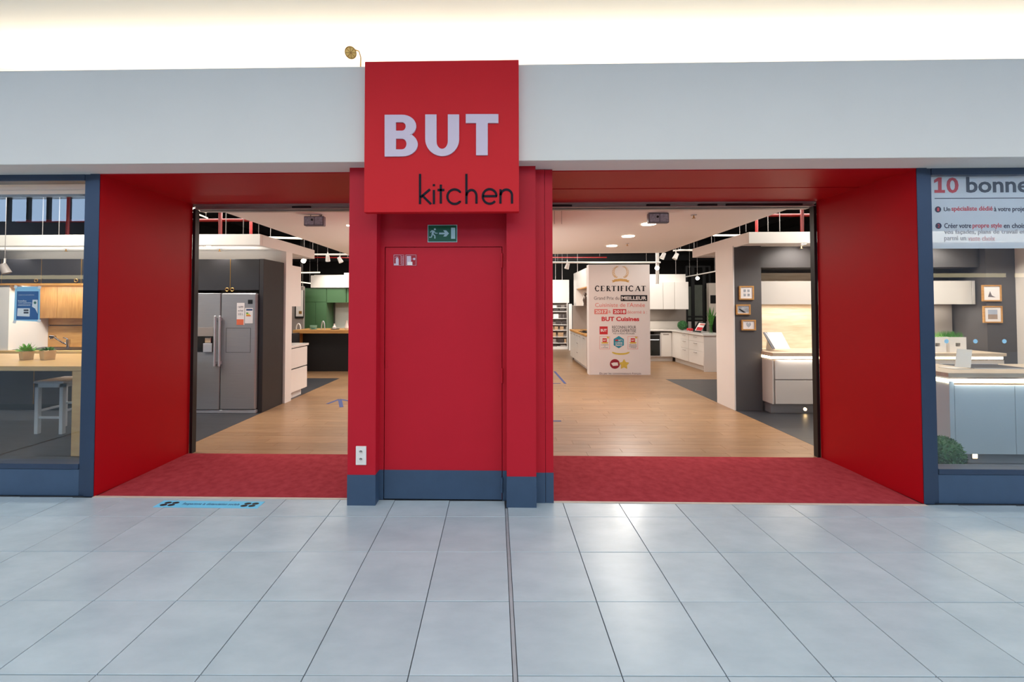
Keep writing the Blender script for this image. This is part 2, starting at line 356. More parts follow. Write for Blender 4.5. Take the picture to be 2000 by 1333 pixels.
# hanging sign
sx0, sx1, sz0, sz1 = -1.057, .125, 2.308, 3.474
sg = thing('shop_sign', 'square red hanging sign reading BUT kitchen in white and black letters', 'sign', (-.466, 3.16, sz0))
B('sign_panel', sx0, sx1, 3.13, 3.19, sz0, sz1, RED_SIGN, sg, .003)
def Zs(py): return P(860, py, 3.13)[1]
def Xs(px, py): return P(px, py, 3.13)[0]
def quad2(px, py): a = P(px, py, 3.13); return (a[0], a[1])
def lettershape(name, loops, m, d=.012):
    bm = NB(); plate(bm, [[quad2(*p) for p in lp] for lp in loops], 3.13, d); return tag(obj(name, bm, m, sg))
def parc(cx, cy, rx, ry, a0, a1, n=14): return [(cx + rx * math.cos(math.radians(a0 + (a1 - a0) * k / n)), cy - ry * math.sin(math.radians(a0 + (a1 - a0) * k / n))) for k in range(n + 1)]
lettershape('letter', [[(752, 225.6)] + parc(786, 247.5, 27.5, 22, 90, -55, 12) + parc(786, 283, 30.5, 23.5, 58, -90, 14) + [(752, 306.8)],
    [(774, 240), (774, 256.6)] + parc(786, 248.3, 7, 8.3, -90, 90, 8), [(774, 272), (774, 293)] + parc(786, 282.5, 8.6, 10.5, -90, 90, 8)], SIGNW)
lettershape('letter', [[(831, 225)] + parc(864, 273, 33, 33, 180, 360, 20) + [(897, 225), (875, 225)] + parc(864, 277, 11, 15, 0, -180, 14) + [(853, 225)]], SIGNW)
lettershape('letter', [[(910, 224.3), (973.5, 224.3), (973.5, 241.5), (952.8, 241.5), (952.8, 304.3), (930, 304.3), (930, 241.5), (910, 241.5)]], SIGNW)
lw = .017
def kst(*strokes):
    bm = NB()
    for s_ in strokes: stroke(bm, [quad2(*p) for p in s_], lw, 3.13, .004)
    obj('letter', bm, SIGNK, sg)
kst([(820.5, 340), (820.5, 399)], [(840, 370), (821, 386)], [(825, 382.5), (842, 399)])
kst([(847.5, 371.5), (847.5, 399)], [(847.5, 360), (847.5, 364)])
kst([(861, 361), (861, 398)], [(854.5, 371.5), (868, 371.5)])
kst([(898.5, 376)] + parc(888, 384.5, 14.2, 14.2, 40, 320, 18) + [(898.5, 393)])
kst([(911, 340), (911, 398.5)], [(911, 383)] + parc(921, 383, 9.6, 11.6, 165, 0, 12) + [(930.6, 398)])
kst([(943, 383.5), (970, 383.5)] + parc(956.4, 384, 13.6, 14.2, 8, 320, 20))
kst([(977.5, 370), (977.5, 398)], [(977.5, 382)] + parc(989, 382, 11, 11.4, 165, 0, 12) + [(1000, 398)])
# exit sign and fire sign, socket
def q4(px, py, Y): return P(px, py, Y)
def frompx(Y, origin, sc):
    ox, oy = origin
    return lambda x, y: P(ox + x / sc, oy + y / sc, Y)
ex = thing('exit_sign', 'green emergency exit sign with running figure and arrow above the red door', 'sign', (-.48, 3.43, P(864, 474, 3.43)[1]))
a = P(835.3, 473.5, 3.43); b_ = P(893, 439.5, 3.43)
B('backing', a[0], b_[0], 3.428, 3.435, a[1], b_[1], EXITW, ex)
B('green_field', a[0] + .005, b_[0] - .005, 3.4265, 3.4285, a[1] + .005, b_[1] - .005, EXITG, ex)
g = frompx(3.4265, (820, 420), 19.04)
bm = NB(); plate(bm, [[g(*p) for p in ((1160, 475), (1315, 475), (1315, 890), (1160, 890))]], 3.4265, .001)
obj('door_symbol', bm, EXITW, ex)
bm = NB(); plate(bm, [[g(*p) for p in ((715, 660), (930, 660), (870, 575), (980, 575), (1085, 690), (980, 805), (870, 805), (930, 725), (715, 725))]], 3.4265, .001)
obj('arrow_symbol', bm, EXITW, ex)
bm = NB()
plate(bm, [[g(560 + 38 * math.cos(t * .6), 535 + 38 * math.sin(t * .6)) for t in range(10)]], 3.4265, .001)
for s_, wd in ((((520, 600), (450, 585), (390, 650)), 38), (((530, 600), (575, 680), (660, 682)), 34), (((500, 600), (470, 720)), 78), (((470, 700), (430, 830), (345, 832)), 40), (((490, 720), (560, 780), (560, 880)), 42)):
    stroke(bm, [g(*p) for p in s_], wd / 19.04 / 236, 3.4265, .001)
obj('running_figure', bm, EXITW, ex)
fs = thing('fire_sign', 'small red sign with white fire extinguisher and alarm symbols on the red door', 'sign', (-.86, 3.43, P(790, 520, 3.43)[1]))
g = frompx(3.4338, (660, 420), 9.52)
a = g(1030, 950); b_ = g(1475, 735)
B('backing', a[0], b_[0], 3.4338, 3.4355, a[1], b_[1], mat('sign_dark_red', (158, 8, 30), .5, var=.03, scale=5), fs)
def lineloop(bm, pts, wd, Y): stroke(bm, [pts[i] for i in range(len(pts))] + [pts[0]], wd, Y, .0008)
bm = NB(); lineloop(bm, [g(*p) for p in ((1040, 745), (1225, 745), (1225, 938), (1040, 938))], .0025, 3.4338); lineloop(bm, [g(*p) for p in ((1262, 745), (1452, 745), (1452, 938), (1262, 938))], .0025, 3.4338)
obj('border_lines', bm, SIGNW, fs)
bm = NB(); plate(bm, [[g(*p) for p in ((1075, 935), (1075, 820), (1090, 795), (1115, 795), (1130, 820), (1130, 935))]], 3.4338, .0012)
stroke(bm, [g(1060, 795), g(1085, 780), g(1125, 785)], .003, 3.4338, .0012)
plate(bm, [[g(*p) for p in ((1045, 905), (1075, 905), (1075, 935), (1045, 935))]], 3.4338, .001)
obj('extinguisher_symbol', bm, SIGNW, fs)
bm = NB()
for k in range(6): y0 = 760 + k * 28; stroke(bm, [g(1165, y0), g(1195, y0 + 26), g(1222, y0 + 22)], .0026, 3.4338, .001)
obj('flame_symbol', bm, SIGNW, fs)
bm = NB(); plate(bm, [[g(*p) for p in ((1280, 765), (1360, 765), (1360, 930), (1280, 930))]], 3.4338, .001); stroke(bm, [g(1360, 822), g(1410, 822)], .0018, 3.4338, .001)
plate(bm, [[g(1418 + 22 * math.cos(t * .7), 820 + 22 * math.sin(t * .7)) for t in range(9)]], 3.4338, .001)
obj('alarm_symbol', bm, SIGNW, fs)
bm = NB(); plate(bm, [[g(*p) for p in ((1295, 875), (1385, 875), (1385, 935), (1295, 935))]], 3.4325, .001)
obj('small_label', bm, PAPER, fs)
a = P(695.5, 908, 3.33); b_ = P(716, 871.5, 3.33)
so = thing('wall_socket', 'white double power socket on the left red pilaster', 'socket', ((a[0] + b_[0]) / 2, 3.325, a[1]))
B('cover_plate', a[0], b_[0], 3.318, 3.33, a[1], b_[1], LACQ, so, .003)
for t in (.3, .7):
    zc = a[1] + (b_[1] - a[1]) * t; xc = (a[0] + b_[0]) / 2
    i_ = obj('socket_well', lathe(NB(), 0, 0, [(.017, 0), (.019, .004), (.016, .0045), (.015, .002)], 18), PAPER, None)
    i_.rotation_euler = (PI / 2, 0, 0); i_.parent = so; i_.location = Vector((xc, 3.320, zc)) - so.location
    bm = NB()
    for dx, dz in ((-.007, .004), (.007, .004), (0, .009)): cyl(bm, (xc + dx, 3.3145, zc + dz), (xc + dx, 3.317, zc + dz), .003, n=8)
    obj('pin_hole', bm, BLK, so)

# ------------------------------------------------------------------ red entrance tunnels
def prism(bm, pts, z0, z1):
    A = [bm.verts.new((p[0], p[1], z0)) for p in pts]; C = [bm.verts.new((p[0], p[1], z1)) for p in pts]
    n = len(pts); bm.faces.new(A[::-1]); bm.faces.new(C)
    for i in range(n): bm.faces.new((A[i], A[(i + 1) % n], C[(i + 1) % n], C[i]))
    bmesh.ops.recalc_face_normals(bm, faces=bm.faces); return bm
ST(obj('wall_tunnel_left', prism(NB(), [(-3.42, 3.443), (-3.394, 4.46), (-3.44, 4.46), (-3.465, 3.443)], 0, 2.716), REDW))
ST(obj('wall_tunnel_right', prism(NB(), [(3.38, 3.443), (3.425, 3.443), (3.385, 4.46), (3.338, 4.46)], 0, 2.716), REDW))
tc1 = ST(B('ceiling_tunnel_left', -3.43, -1.243, 3.44, 4.46, 2.712, 2.74, REDW))
tc2 = ST(B('ceiling_tunnel_right', .41, 3.39, 3.44, 3.95, 2.712, 2.74, REDW))
B('ceiling_panel', .41, 3.39, 3.956, 4.46, 2.708, 2.74, REDW, tc2)
tag(B('entrance_mat', -3.40, -1.245, 3.452, 4.45, -.004, .006, CARPET, None, .002), 'red carpet mat in the left entrance, beside the blue floor sticker', 'mat', 'entrance mats')
tag(B('entrance_mat', .412, 3.355, 3.432, 4.45, -.004, .006, CARPET, None, .002), 'wide red carpet mat in the right entrance', 'mat', 'entrance mats')
def shutter(x0, x1, lab, dark):
    t = thing('shutter_box', lab, 'shutter box', ((x0 + x1) / 2, 4.5, 2.655))
    bm = box(NB(), x0, x1, 4.462, 4.50, 2.69, 2.712); box(bm, x0, x1, 4.462, 4.475, 2.655, 2.664); box(bm, x0, x1, 4.49, 4.50, 2.655, 2.70); box(bm, x0, x1, 4.56, 4.62, 2.655, 2.712)
    obj('track_profile', bm, ALU, t)
    for u0, u1 in dark: B('dark_slot', u0, u1, 4.468, 4.49, 2.664, 2.686, BLK, t)
    return t
shutter(-3.39, -1.245, 'dark aluminium shutter track under the ceiling of the left entrance', [(-2.3, -2.1)])
shutter(.41, 3.335, 'aluminium shutter track under the ceiling of the right entrance', [(.45, .75), (1.55, 1.8), (2.1, 2.3), (2.4, 3.2)])
tag(B('shutter_rail', -3.393, -3.363, 4.461, 4.52, 0, 2.655, BLK), 'black vertical shutter rail at the far end of the left red tunnel wall', 'rail', 'shutter rails')
tag(B('shutter_rail', 3.308, 3.338, 4.461, 4.52, 0, 2.655, BLK), 'black vertical shutter rail at the far end of the right red tunnel wall', 'rail', 'shutter rails')

# ------------------------------------------------------------------ shop windows either side
def window(n, side, xa, xb, xc):        # xa = inner end beside the tunnel, xb = glass edge, xc = outer end
    s = 1 if side == 'right' else -1; lo, hi = min(xb, xc), max(xb, xc)
    fr = box(NB(), min(xa, xa + s * .083), max(xa, xa + s * .083), 3.436, 3.4425, 0, 2.72, .002)
    box(fr, min(xa + s * .048, xa + s * .083), max(xa + s * .048, xa + s * .083), 3.4425, 3.56, 0, 2.72)
    fo = ST(obj('window_%d' % n, fr, FRAME))
    B('window_frame', min(xa + s * .086, xb), max(xa + s * .086, xb), 3.450, 3.55, 0, 2.72, FRAME, fo, .002)
    B('window_header', lo, hi, 3.446, 3.55, 2.665, 2.72, FRAME, fo, .002)
    zs = .245 if n == 1 else .255
    B('window_sill', lo, hi, 3.444, 3.56, zs - .022, zs + .022, FRAME, fo, .003)
    B('bottom_panel', lo, hi, 3.452, 3.54, .0, zs - .024, BLUE, fo, .002)
    B('glass_pane', lo, hi, 3.50, 3.508, zs + .022, 2.665, GLASS, fo)
    B('end_post', min(xc, xc + s * .08), max(xc, xc + s * .08), 3.445, 3.56, 0, 2.72, FRAME, fo)
    return fo
window(1, 'left', -3.422, P(162, 600, 3.45)[0] - .005, -7.4)
window(2, 'right', 3.382, P(1825, 600, 3.45)[0], 7.4)
for s, nm in ((-1, 'left'), (1, 'right')):
    lo, hi = sorted((s * 3.47, s * 7.4)); t = ST(B('trim_%d' % (1 if s < 0 else 2), lo, hi, 4.30, 4.42, 2.80, 2.93, FASCIA))
    B('black_rail', lo, hi, 4.28, 4.30, 2.755, 2.80, BLK, t)
# blue poster taped inside the left window
YP = 3.512
pt = thing('window_poster', 'blue and white notice taped inside the left shop window', 'poster', (P(53, 626, YP)[0], YP, P(53, 626, YP)[1]))
g = frompx(YP, (0, 540), 5.552)
def pl(name, m, *polys, Y=YP, d=.0015):
    bm = NB()
    for p in polys: plate(bm, [[g(*q) for q in p]], Y, d)
    return obj(name, bm, m, pt)
pl('sheet', POSTL, ((165, 112), (435, 112), (432, 492), (150, 480)))
pl('printed_area', POSTB, ((188, 163), (420, 163), (415, 470), (178, 470)), Y=YP - .0015, d=.001)
pl('white_graphic', PAPER, ((358, 255), (412, 255), (412, 405), (385, 350), (352, 330)), ((195, 347), (328, 347), (325, 437), (190, 432)), Y=YP - .0025, d=.0008)
pl('green_dot', EXITG, [(385 + 15 * math.cos(k * .7), 287 + 15 * math.sin(k * .7)) for k in range(9)], Y=YP - .0035, d=.0006)
pl('dark_print', INK, ((262, 360), (314, 360), (314, 378), (262, 378)), ((262, 386), (314, 386), (314, 404), (262, 404)), Y=YP - .0035, d=.0006)
bm = NB(); 
for s_, x0, x1, y0, y1 in (('Installez', 200, 292, 258, 275), ('votre application', 200, 345, 282, 297), ('TousAntiCovid', 200, 335, 304, 318), ('soyons prudents', 205, 375, 198, 208)):
    a = g(x0, y1); b_ = g(x1, y0)
    if 'Anti' in s_: s_ = 'maintenant'
    text(bm, s_, a[0], b_[0], a[1], b_[1], YP - .0025, .01, .0006)
obj('lettering', bm, PAPER, pt)
for cx_, cy2 in ((172, 115), (430, 122), (160, 495), (425, 485)):
    bm = NB(); plate(bm, [[g(cx_ - 20, cy2 + 12), g(cx_ + 12, cy2 + 18), g(cx_ + 22, cy2 - 12), g(cx_ - 10, cy2 - 18)]], YP - .002, .0005); obj('tape', bm, PAPER, pt)
# frosted vinyl with the ten good reasons in the right window
YV = 3.498
a = P(1819, 486, YV); zt = P(1819, 339, YV)[1]
vt = thing('window_lettering', 'frosted white vinyl reading 10 bonne with numbered lines at top of right window', 'sticker', (a[0] + 1.6, YV, a[1]))
B('frosted_sheet', a[0] + .004, a[0] + 2.9, YV - .002, YV + .001, a[1], zt, VINYL, vt)
def vtext(s_, m, px0, px1, py0, py1, bold=0, name='lettering'):
    p0 = P(px0, py1, YV); p1 = P(px1, py0, YV); bm = text(NB(), s_, p0[0], p1[0], p0[1], p1[1], YV - .002, bold, .001); return obj(name, bm, m, vt)
VRED = mat('faded_red_vinyl', (190, 70, 76), .5, var=.03, scale=4); VGREY = mat('grey_vinyl', (74, 76, 84), .5, var=.03, scale=4); VNAV = mat('dark_vinyl', (44, 38, 60), .5, var=.03, scale=4)
vtext('0', VRED, 1848.5, 1871, 347, 377.5, .02)
bm = NB()
for pg in (((1831.5, 347), (1838.5, 347), (1838.5, 371.5), (1845, 371.5), (1845, 377), (1824.5, 377), (1824.5, 371.5), (1831.5, 371.5), (1831.5, 354), (1824, 358), (1824, 352)),): plate(bm, [[P(q[0], q[1], YV) for q in pg]], YV - .002, .001)
obj('lettering', bm, VRED, vt); vtext('bonnes', VGREY, 1887, 2027, 345, 377, .02)
p0 = P(1825, 387.5, YV); p1 = P(1825, 388.8, YV); B('rule_line', p0[0], a[0] + 2.85, YV - .003, YV - .002, p1[1], p0[1], VNAV, vt)
vtext('Un', VNAV, 1843, 1855, 405, 413, .01); vtext('spécialiste dédié', VRED, 1858, 1938, 403, 415, .015); vtext('à votre projet', VNAV, 1941, 2004, 404, 416, .01)
vtext('Créer votre', VNAV, 1844, 1896, 436, 446, .01); vtext('propre style', VRED, 1899, 1956, 436, 448, .015); vtext('en choisissant', VNAV, 1960, 2030, 436, 446, .01)
VPALE = mat('pale_grey_vinyl', (150, 146, 150), .5, var=.03, scale=4); VPINK = mat('pale_pink_vinyl', (206, 160, 158), .5, var=.03, scale=4)
vtext('vos façades, plans de travail et poignées', VPALE, 1844, 2050, 448, 460, .01); vtext('parmi un', VPALE, 1844, 1886, 461, 473, .01); vtext('vaste choix', VPINK, 1890, 1943, 461, 471, .01)
for k, (cx_, cy2) in enumerate(((1831.5, 409.5), (1832.5, 441.5))):
    bm = NB(); plate(bm, [[P(cx_ + 6 * math.cos(t * .35), cy2 + 6 * math.sin(t * .35), YV) for t in range(18)]], YV - .002, .0008); obj('number_disc', bm, VNAV, vt)
    p0 = P(cx_ - 2, cy2 + 3.5, YV); p1 = P(cx_ + 2, cy2 - 3.5, YV); obj('lettering', text(NB(), str(k + 1), p0[0], p1[0], p0[1], p1[1], YV - .0028, .01, .0008), VRED, vt)
for k, px in enumerate((1848.5, 1905, 1961.5)):
    p0 = P(px, 667, YV); bm = NB(); plate(bm, [[(p0[0] + .018 * math.cos(t * .5), p0[1] + .018 * math.sin(t * .5)) for t in range(13)]], YV, .001)
    tag(obj('glass_dot', bm, POSTL), 'small pale blue dot stuck on the right shop window, %s from the frame' % ('first', 'second', 'third')[k], 'sticker', 'pale blue dots on the right window')
# blue floor sticker
fp = [PF(304.5, 991.5), PF(502.6, 993.8), PF(513, 981.2), PF(320, 978.5)]
fk = thing('floor_sticker', 'light blue floor sticker asking for distance, on grey tiles before left entrance', 'sticker', (fp[0][0] + .5, fp[0][1] + .04, 0))
A0, A1, A3 = Vector((*fp[0], 0)), Vector((*fp[1], 0)), Vector((*fp[3], 0)); U = (A1 - A0); V_ = Vector((fp[3][0] - fp[0][0], fp[3][1] - fp[0][1], 0))
V_ = Vector((0, V_.y, 0)); A0.x += (fp[3][0] - fp[0][0]) / 2 - .012; U *= 1.03
bm = NB(); vs = [A0, A0 + U, A0 + U + V_, A0 + V_]
lo = [bm.verts.new(v + Vector((0, 0, .0002))) for v in vs]; hi = [bm.verts.new(v + Vector((0, 0, .0018))) for v in vs]
bm.faces.new(hi); bm.faces.new(lo[::-1])
for i in range(4): bm.faces.new((lo[i], lo[(i + 1) % 4], hi[(i + 1) % 4], hi[i]))
obj('vinyl', bm, STKB, fk)
fm = lambda p: A0 + U * p.x + V_ * p.y + Vector((0, 0, .0018 + p.z))
obj('lettering', text(NB(), 'Respectons la distanciation sociale', .24, .79, .30, .68, 0, .01, .0006, fm), NAVY, fk)
for u in (.07, .145, .85, .925):
    for dv, r in ((.33, .022), (.66, .028)):
        bm = NB(); v = fm(Vector((u + (dv - .4) * .03, dv, 0))); n = 12
        lp = [bm.verts.new(v + Vector((.028 * math.cos(2 * PI * k / n), .018 * math.sin(2 * PI * k / n), .0004))) for k in range(n)]; bm.faces.new(lp); obj('footprint', bm, INK, fk)
# ------------------------------------------------------------------ round brass fitting on the cove wall
c = P(685, 103, 3.45); c = Vector((c[0], 3.45, c[1])); fd = (Vector((0, 0, EYE)) - c).normalized(); fu = fd.orthogonal().normalized(); fv = fd.cross(fu)
bf = thing('alarm_bell', 'small round golden fitting above the white fascia, left of the red sign', 'bell', (c.x, c.y, c.z - .06))
obj('dome', cyl(NB(), c - fd * .05, c, .042, .046, 24), GOLDL, bf)
obj('rim', tube(NB(), [c + fd * .002 + (fu * math.cos(k * PI / 12) + fv * math.sin(k * PI / 12)) * .045 for k in range(24)], .004, 6, True), BRASS, bf)
for k in range(4): t = k * PI / 4; q_ = (fu * math.cos(t) + fv * math.sin(t)) * .043; obj('grille_bar', tube(NB(), [c + fd * .003 - q_, c + fd * .003 + q_], .002, 6), BRASS, bf)
obj('bracket', tube(NB(), [c + Vector((.02, .03, .045)), c + Vector((.06, .03, .03)), c + Vector((.08, .02, -.03)), Vector((c.x + .085, 3.42, 3.06))], .005, 6), BRASS, bf)
# ------------------------------------------------------------------ showroom shell
XL, XR = -3.60, 3.54                    # edges of the wooden aisle
wf = ST(B('floor_aisle', XL, XR, 4.46, 9.14, -.1, -.004, GROUT))
def planks(x0, x1, y0, y1, wdt=.125):
    vs, fs = [], []; y = y0; r = 0
    while y < y1 - .01:
        x = x0 - random.random() * .9
        while x < x1:
            l = random.choice((.9, 1.2, 1.5)); a0, a1 = max(x, x0) + .0015, min(x + l, x1) - .0015
            if a1 > a0:
                b0, b1 = y + .0012, min(y + wdt, y1) - .0012; i = len(vs); z = random.uniform(-.0003, .0003)
                vs += [(a0, b0, z), (a1, b0, z), (a1, b1, z), (a0, b1, z), (a0 - .001, b0 - .001, -.004), (a1 + .001, b0 - .001, -.004), (a1 + .001, b1 + .001, -.004), (a0 - .001, b1 + .001, -.004)]
                fs += [(i, i + 1, i + 2, i + 3), (i + 4, i + 5, i + 1, i), (i + 5, i + 6, i + 2, i + 1), (i + 6, i + 7, i + 3, i + 2), (i + 7, i + 4, i, i + 3)]
            x += l
        y += wdt
    return vs, fs
vs, fsc = planks(XL, XR, 4.46, 9.14); me = bpy.data.meshes.new('planks'); me.from_pydata([(v[0] - wf.location.x, v[1] - wf.location.y, v[2] - wf.location.z) for v in vs], [], fsc); o = link('planks', me, PLANK); o.parent = wf; o['kind'] = 'stuff'
wf2 = ST(B('floor_showroom', -10, 10, 9.14, 18, -.1, -.004, GROUT))
vs, fsc = planks(-10, 10, 9.14, 18); me = bpy.data.meshes.new('planks'); me.from_pydata([(v[0] - wf2.location.x, v[1] - wf2.location.y, v[2] - wf2.location.z) for v in vs], [], fsc); o = link('planks', me, PLANK); o.parent = wf2; o['kind'] = 'stuff'
ST(B('floor_left', -10, XL - .002, 3.56, 9.138, -.1, 0, SLATE)); ST(B('floor_right', XR + .002, 10, 3.56, 9.138, -.1, 0, SLATE))
ST(B('floor_gap', -3.44, 3.40, 3.62, 4.46, -.1, -.005, GROUT))
ST(B('ceiling_showroom', -10, 10, 4.2, 18, 4.3, 4.4, BLACKC))
ST(B('wall_back', -10, 10, 18, 18.1, 0, 4.3, BLACKW)); ST(B('wall_showroom_left', -10.1, -10, 3.56, 18, 0, 4.3, BLACKW)); ST(B('wall_showroom_right', 10, 10.1, 3.56, 18, 0, 4.3, BLACKW))
ST(B('wall_lintel', -10, 10, 4.2, 4.28, 2.76, 4.3, BLACKW))
# long lowered soffit over the aisle, with downlights
so_ = ST(obj('ceiling_soffit', prism(NB(), [(-3.42, 4.85), (3.30, 4.72), (3.41, 4.9), (3.50, 9.08), (-3.46, 9.5)], 2.75, 2.83), SOFF))
def downlight(x, y, lab, z=2.75, r=.098):
    t = thing('downlight', lab, 'lamp', (x, y, z - .006), 'recessed downlights')
    obj('trim_ring', lathe(NB(), x, y, [(r + .012, z - .004), (r + .012, z - .0005)], 24), LACQ, t); obj('diffuser', lathe(NB(), x, y, [(r, z - .012), (r, z - .0045)], 24), LAMP, t)
    return t
for k, (px, py) in enumerate(((1267, 437), (1227, 461), (1195, 480))):
    x, y = PF(px, py, 2.75); downlight(x, y, ('nearest', 'middle', 'farthest')[k] + ' of three round glowing downlights in the beige ceiling'); spot('downlight_beam', (x, y, 2.73), (x, y, 0), 36, (1, .94, .86), 110, .07)
x, y = PF(680, 440, 2.75); downlight(x, y, 'tiny downlight in beige ceiling just left of the red pier', r=.022); spot('downlight_beam', (x, y, 2.73), (x, y, 0), 36, (1, .94, .86), 110, .07)
def sprinkler(px, py, z, lab):
    x, y = PF(px, py, z); t = thing('sprinkler', lab, 'sprinkler', (x, y, z - .05)); obj('cover_ring', lathe(NB(), x, y, [(.035, z - .006), (.035, z - .0005)], 16), STEELL, t)
    bm = NB(); cyl(bm, (x, y, z - .006), (x, y, z - .04), .008, n=8); cyl(bm, (x, y, z - .04), (x, y, z - .045), .022, n=12); obj('sprinkler_head', bm, BRASS, t)
sprinkler(1355, 420, 2.75, 'small sprinkler head on the beige ceiling right of the projector'); sprinkler(1225, 476, 2.75, 'small sprinkler head beside the downlights in the beige ceiling')
def projector(px0, px1, py0, py1, lab):
    Y = 5.15; a = P(px0, py1, Y); b_ = P(px1, py0, Y); t = thing('projector', lab, 'projector', ((a[0] + b_[0]) / 2, Y, a[1]))
    B('housing', a[0], b_[0], Y, Y + .07, a[1], b_[1], mat('grey_housing', (120, 118, 126), .5, var=.04, scale=8), t, .006)
    bm = NB(); box(bm, a[0] + .012, a[0] + (b_[0] - a[0]) * .52, Y - .004, Y, a[1] + .012, b_[1] - .012, .002); box(bm, a[0] + (b_[0] - a[0]) * .56, b_[0] - .012, Y - .004, Y, a[1] + .012, b_[1] - .012, .002)
    obj('front_grille', bm, mat('mid_grey_grille', (168, 166, 176), .5, var=.3, scale=60), t)
    xm = a[0] + (b_[0] - a[0]) * .43; zm = a[1] + (b_[1] - a[1]) * .6; obj('lens', cyl(NB(), (xm, Y - .012, zm), (xm, Y, zm), .014, n=14), BLK, t)
    for fx in (.28, .72): xx = a[0] + (b_[0] - a[0]) * fx; obj('hanging_rod', cyl(NB(), (xx, Y + .04, b_[1]), (xx, Y + .04, 2.75), .004, n=8), BLK, t)
    xx = a[0] + (b_[0] - a[0]) * .76; obj('cable', tube(NB(), [(xx, Y + .05, b_[1]), (xx + .01, Y + .05, b_[1] + .03), (xx + .02, Y + .05, 2.75)], .007, 6), BLK, t)
projector(593, 632, 422, 441, 'grey box projector hanging under the ceiling in the left entrance')
projector(1267, 1307, 416, 435.5, 'grey box projector hanging under the ceiling in the right entrance')

# ------------------------------------------------------------------ canopies
def canopy(x0, x1, lab, side):
    t = thing('canopy', lab, 'canopy', ((x0 + x1) / 2, 6.9, 2.50))
    B('canopy_front', x0, x1, 6.04, 6.10, 2.495, 2.66, FASCIA, t, .003); B('canopy_underside', x0 + .02, x1 - .02, 6.10, 7.70, 2.515, 2.55, WHITE, t)
    e = (x1 - .05, x1) if side < 0 else (x0, x0 + .05); B('canopy_end', e[0], e[1], 6.10, 7.77, 2.495, 2.66, WHITE, t, .003); B('canopy_rear', x0, x1, 7.77, 7.82, 2.495, 2.66, WHITE, t, .003)
    return t
canopy(-9.5, -3.58, 'white ceiling canopy over the dark kitchen with the refrigerator', -1)
canopy(3.55, 9.5, 'white ceiling canopy over the pale kitchen on the right', 1)
for px, py, lab in ((408, 481, 'small glowing canopy spot above the refrigerator cabinet'), (1571, 475, 'small glowing canopy spot above the pale kitchen')):
    x, y = PF(px, py, 2.515); downlight(x, y, lab, 2.515, .035)
sprinkler(429, 486, 2.515, 'small sprinkler under the left white canopy by the left entrance'); sprinkler(1565, 480, 2.515, 'small sprinkler under the right white canopy'); sprinkler(129, 486, 2.515, 'small sprinkler under the white canopy behind the left window')
for x in (-7.4, -6.2, -5.0, -4.2): spot('canopy_beam', (x, 6.13, 2.49), (x, 6.5, .9), 26, WARM, 110, .04)
spot('front_spot', (-5.6, 5.3, 3.1), (-6.9, 6.8, 1.35), 190, WARM, 60, .04)
area('under_cabinet_fill', (-6.2, 6.36, 1.90), (math.radians(25), 0, 0), 3.0, .04, 16, WARM)  # added lamp below the cabinets, lifts the oak units and worktop
area('cabinet_top_fill', (-6.0, 6.45, 2.335), (PI, 0, 0), 4.4, .05, 12, WARM)  # unseen lamp added to brighten the canopy underside
for x in (4.5, 5.6, 6.6): spot('canopy_beam', (x, 6.16, 2.49), (x, 6.60, 1.6), 26, WARM, 150, .04)

# ------------------------------------------------------------------ left: dark kitchen
lw_ = box(NB(), -9.4, -3.665, 6.825, 6.96, 0, 2.515); ST(obj('wall_kitchen_left', lw_, WHITE)); ST(B('wall_end_left', -3.66, -3.57, 6.765, 6.97, 0, 2.495, WHITE))
# refrigerator
FY = 6.12
def fx(px, py=700): return P(px, py, FY)[0]
def fz(py, px=440): return P(px, py, FY)[1]
fr = thing('refrigerator', 'large steel side-by-side refrigerator with ice dispenser and price labels', 'refrigerator', (fx(439), 6.4, 0))
x0, x1 = fx(378.5, 690), fx(499, 690); xm = fx(429.5); zt, zb = fz(573), .055
B('body', x0 + .01, x1 + .004, FY + .07, FY + .6, .03, zt - .005, DGREY, fr, .006)
dl_ = box(NB(), x0, xm - .004, FY, FY + .065, zb, zt, .006); dL = tag(obj('door', dl_, STEEL, fr)); dR = obj('door', box(NB(), xm + .004, x1, FY, FY + .065, zb, zt, .014), STEEL, fr)
for px in (422.8, 432): 
    xx = fx(px); bm = box(NB(), xx - .016, xx + .016, FY - .055, FY - .03, fz(716), fz(617), .008); box(bm, xx - .010, xx + .010, FY - .031, FY, fz(712), fz(706)); box(bm, xx - .010, xx + .010, FY - .031, FY, fz(627), fz(621)); obj('handle', bm, STEELL, dL if px < 428 else dR)
B('dispenser_panel', fx(386), fx(416), FY - .004, FY + .001, fz(657), fz(640), GREYP, dL, .001)
bm = box(NB(), fx(385.5), fx(416.5), FY - .003, FY - .001, fz(688), fz(657.5)); obj('dispenser_recess', bm, BLK, dL)
B('dispenser_tray', fx(398), fx(415), FY - .02, FY - .003, fz(688), fz(671), STEELL, dL, .002); B('ice_chute', fx(401), fx(413), FY - .018, FY - .003, fz(670), fz(660), CHROME, dL, .004)
bm = NB(); X0, X1, Z0, Z1 = fx(441), fx(489), fz(689), fz(641)
for q in ((X0, X1, Z0, Z0 + .004), (X0, X1, Z1 - .004, Z1), (X0, X0 + .004, Z0, Z1), (X1 - .004, X1, Z0, Z1)): box(bm, q[0], q[1], FY - .0015, FY + .001, q[2], q[3])
obj('bar_door_joint', bm, BLK, dR)
B('display_badge', fx(483), fx(492), FY - .002, FY, fz(594), fz(586), BLK, dR)
pl1 = B('price_label', fx(461.5), fx(476.5), FY - .003, FY, fz(635), fz(592), PAPER, dR); B('orange_band', fx(461.5), fx(475), FY - .004, FY - .003, fz(635), fz(624), ORNG, fr)
el = B('energy_label', fx(477.5), fx(493), FY - .003, FY, fz(632), fz(602), PAPER, dR)
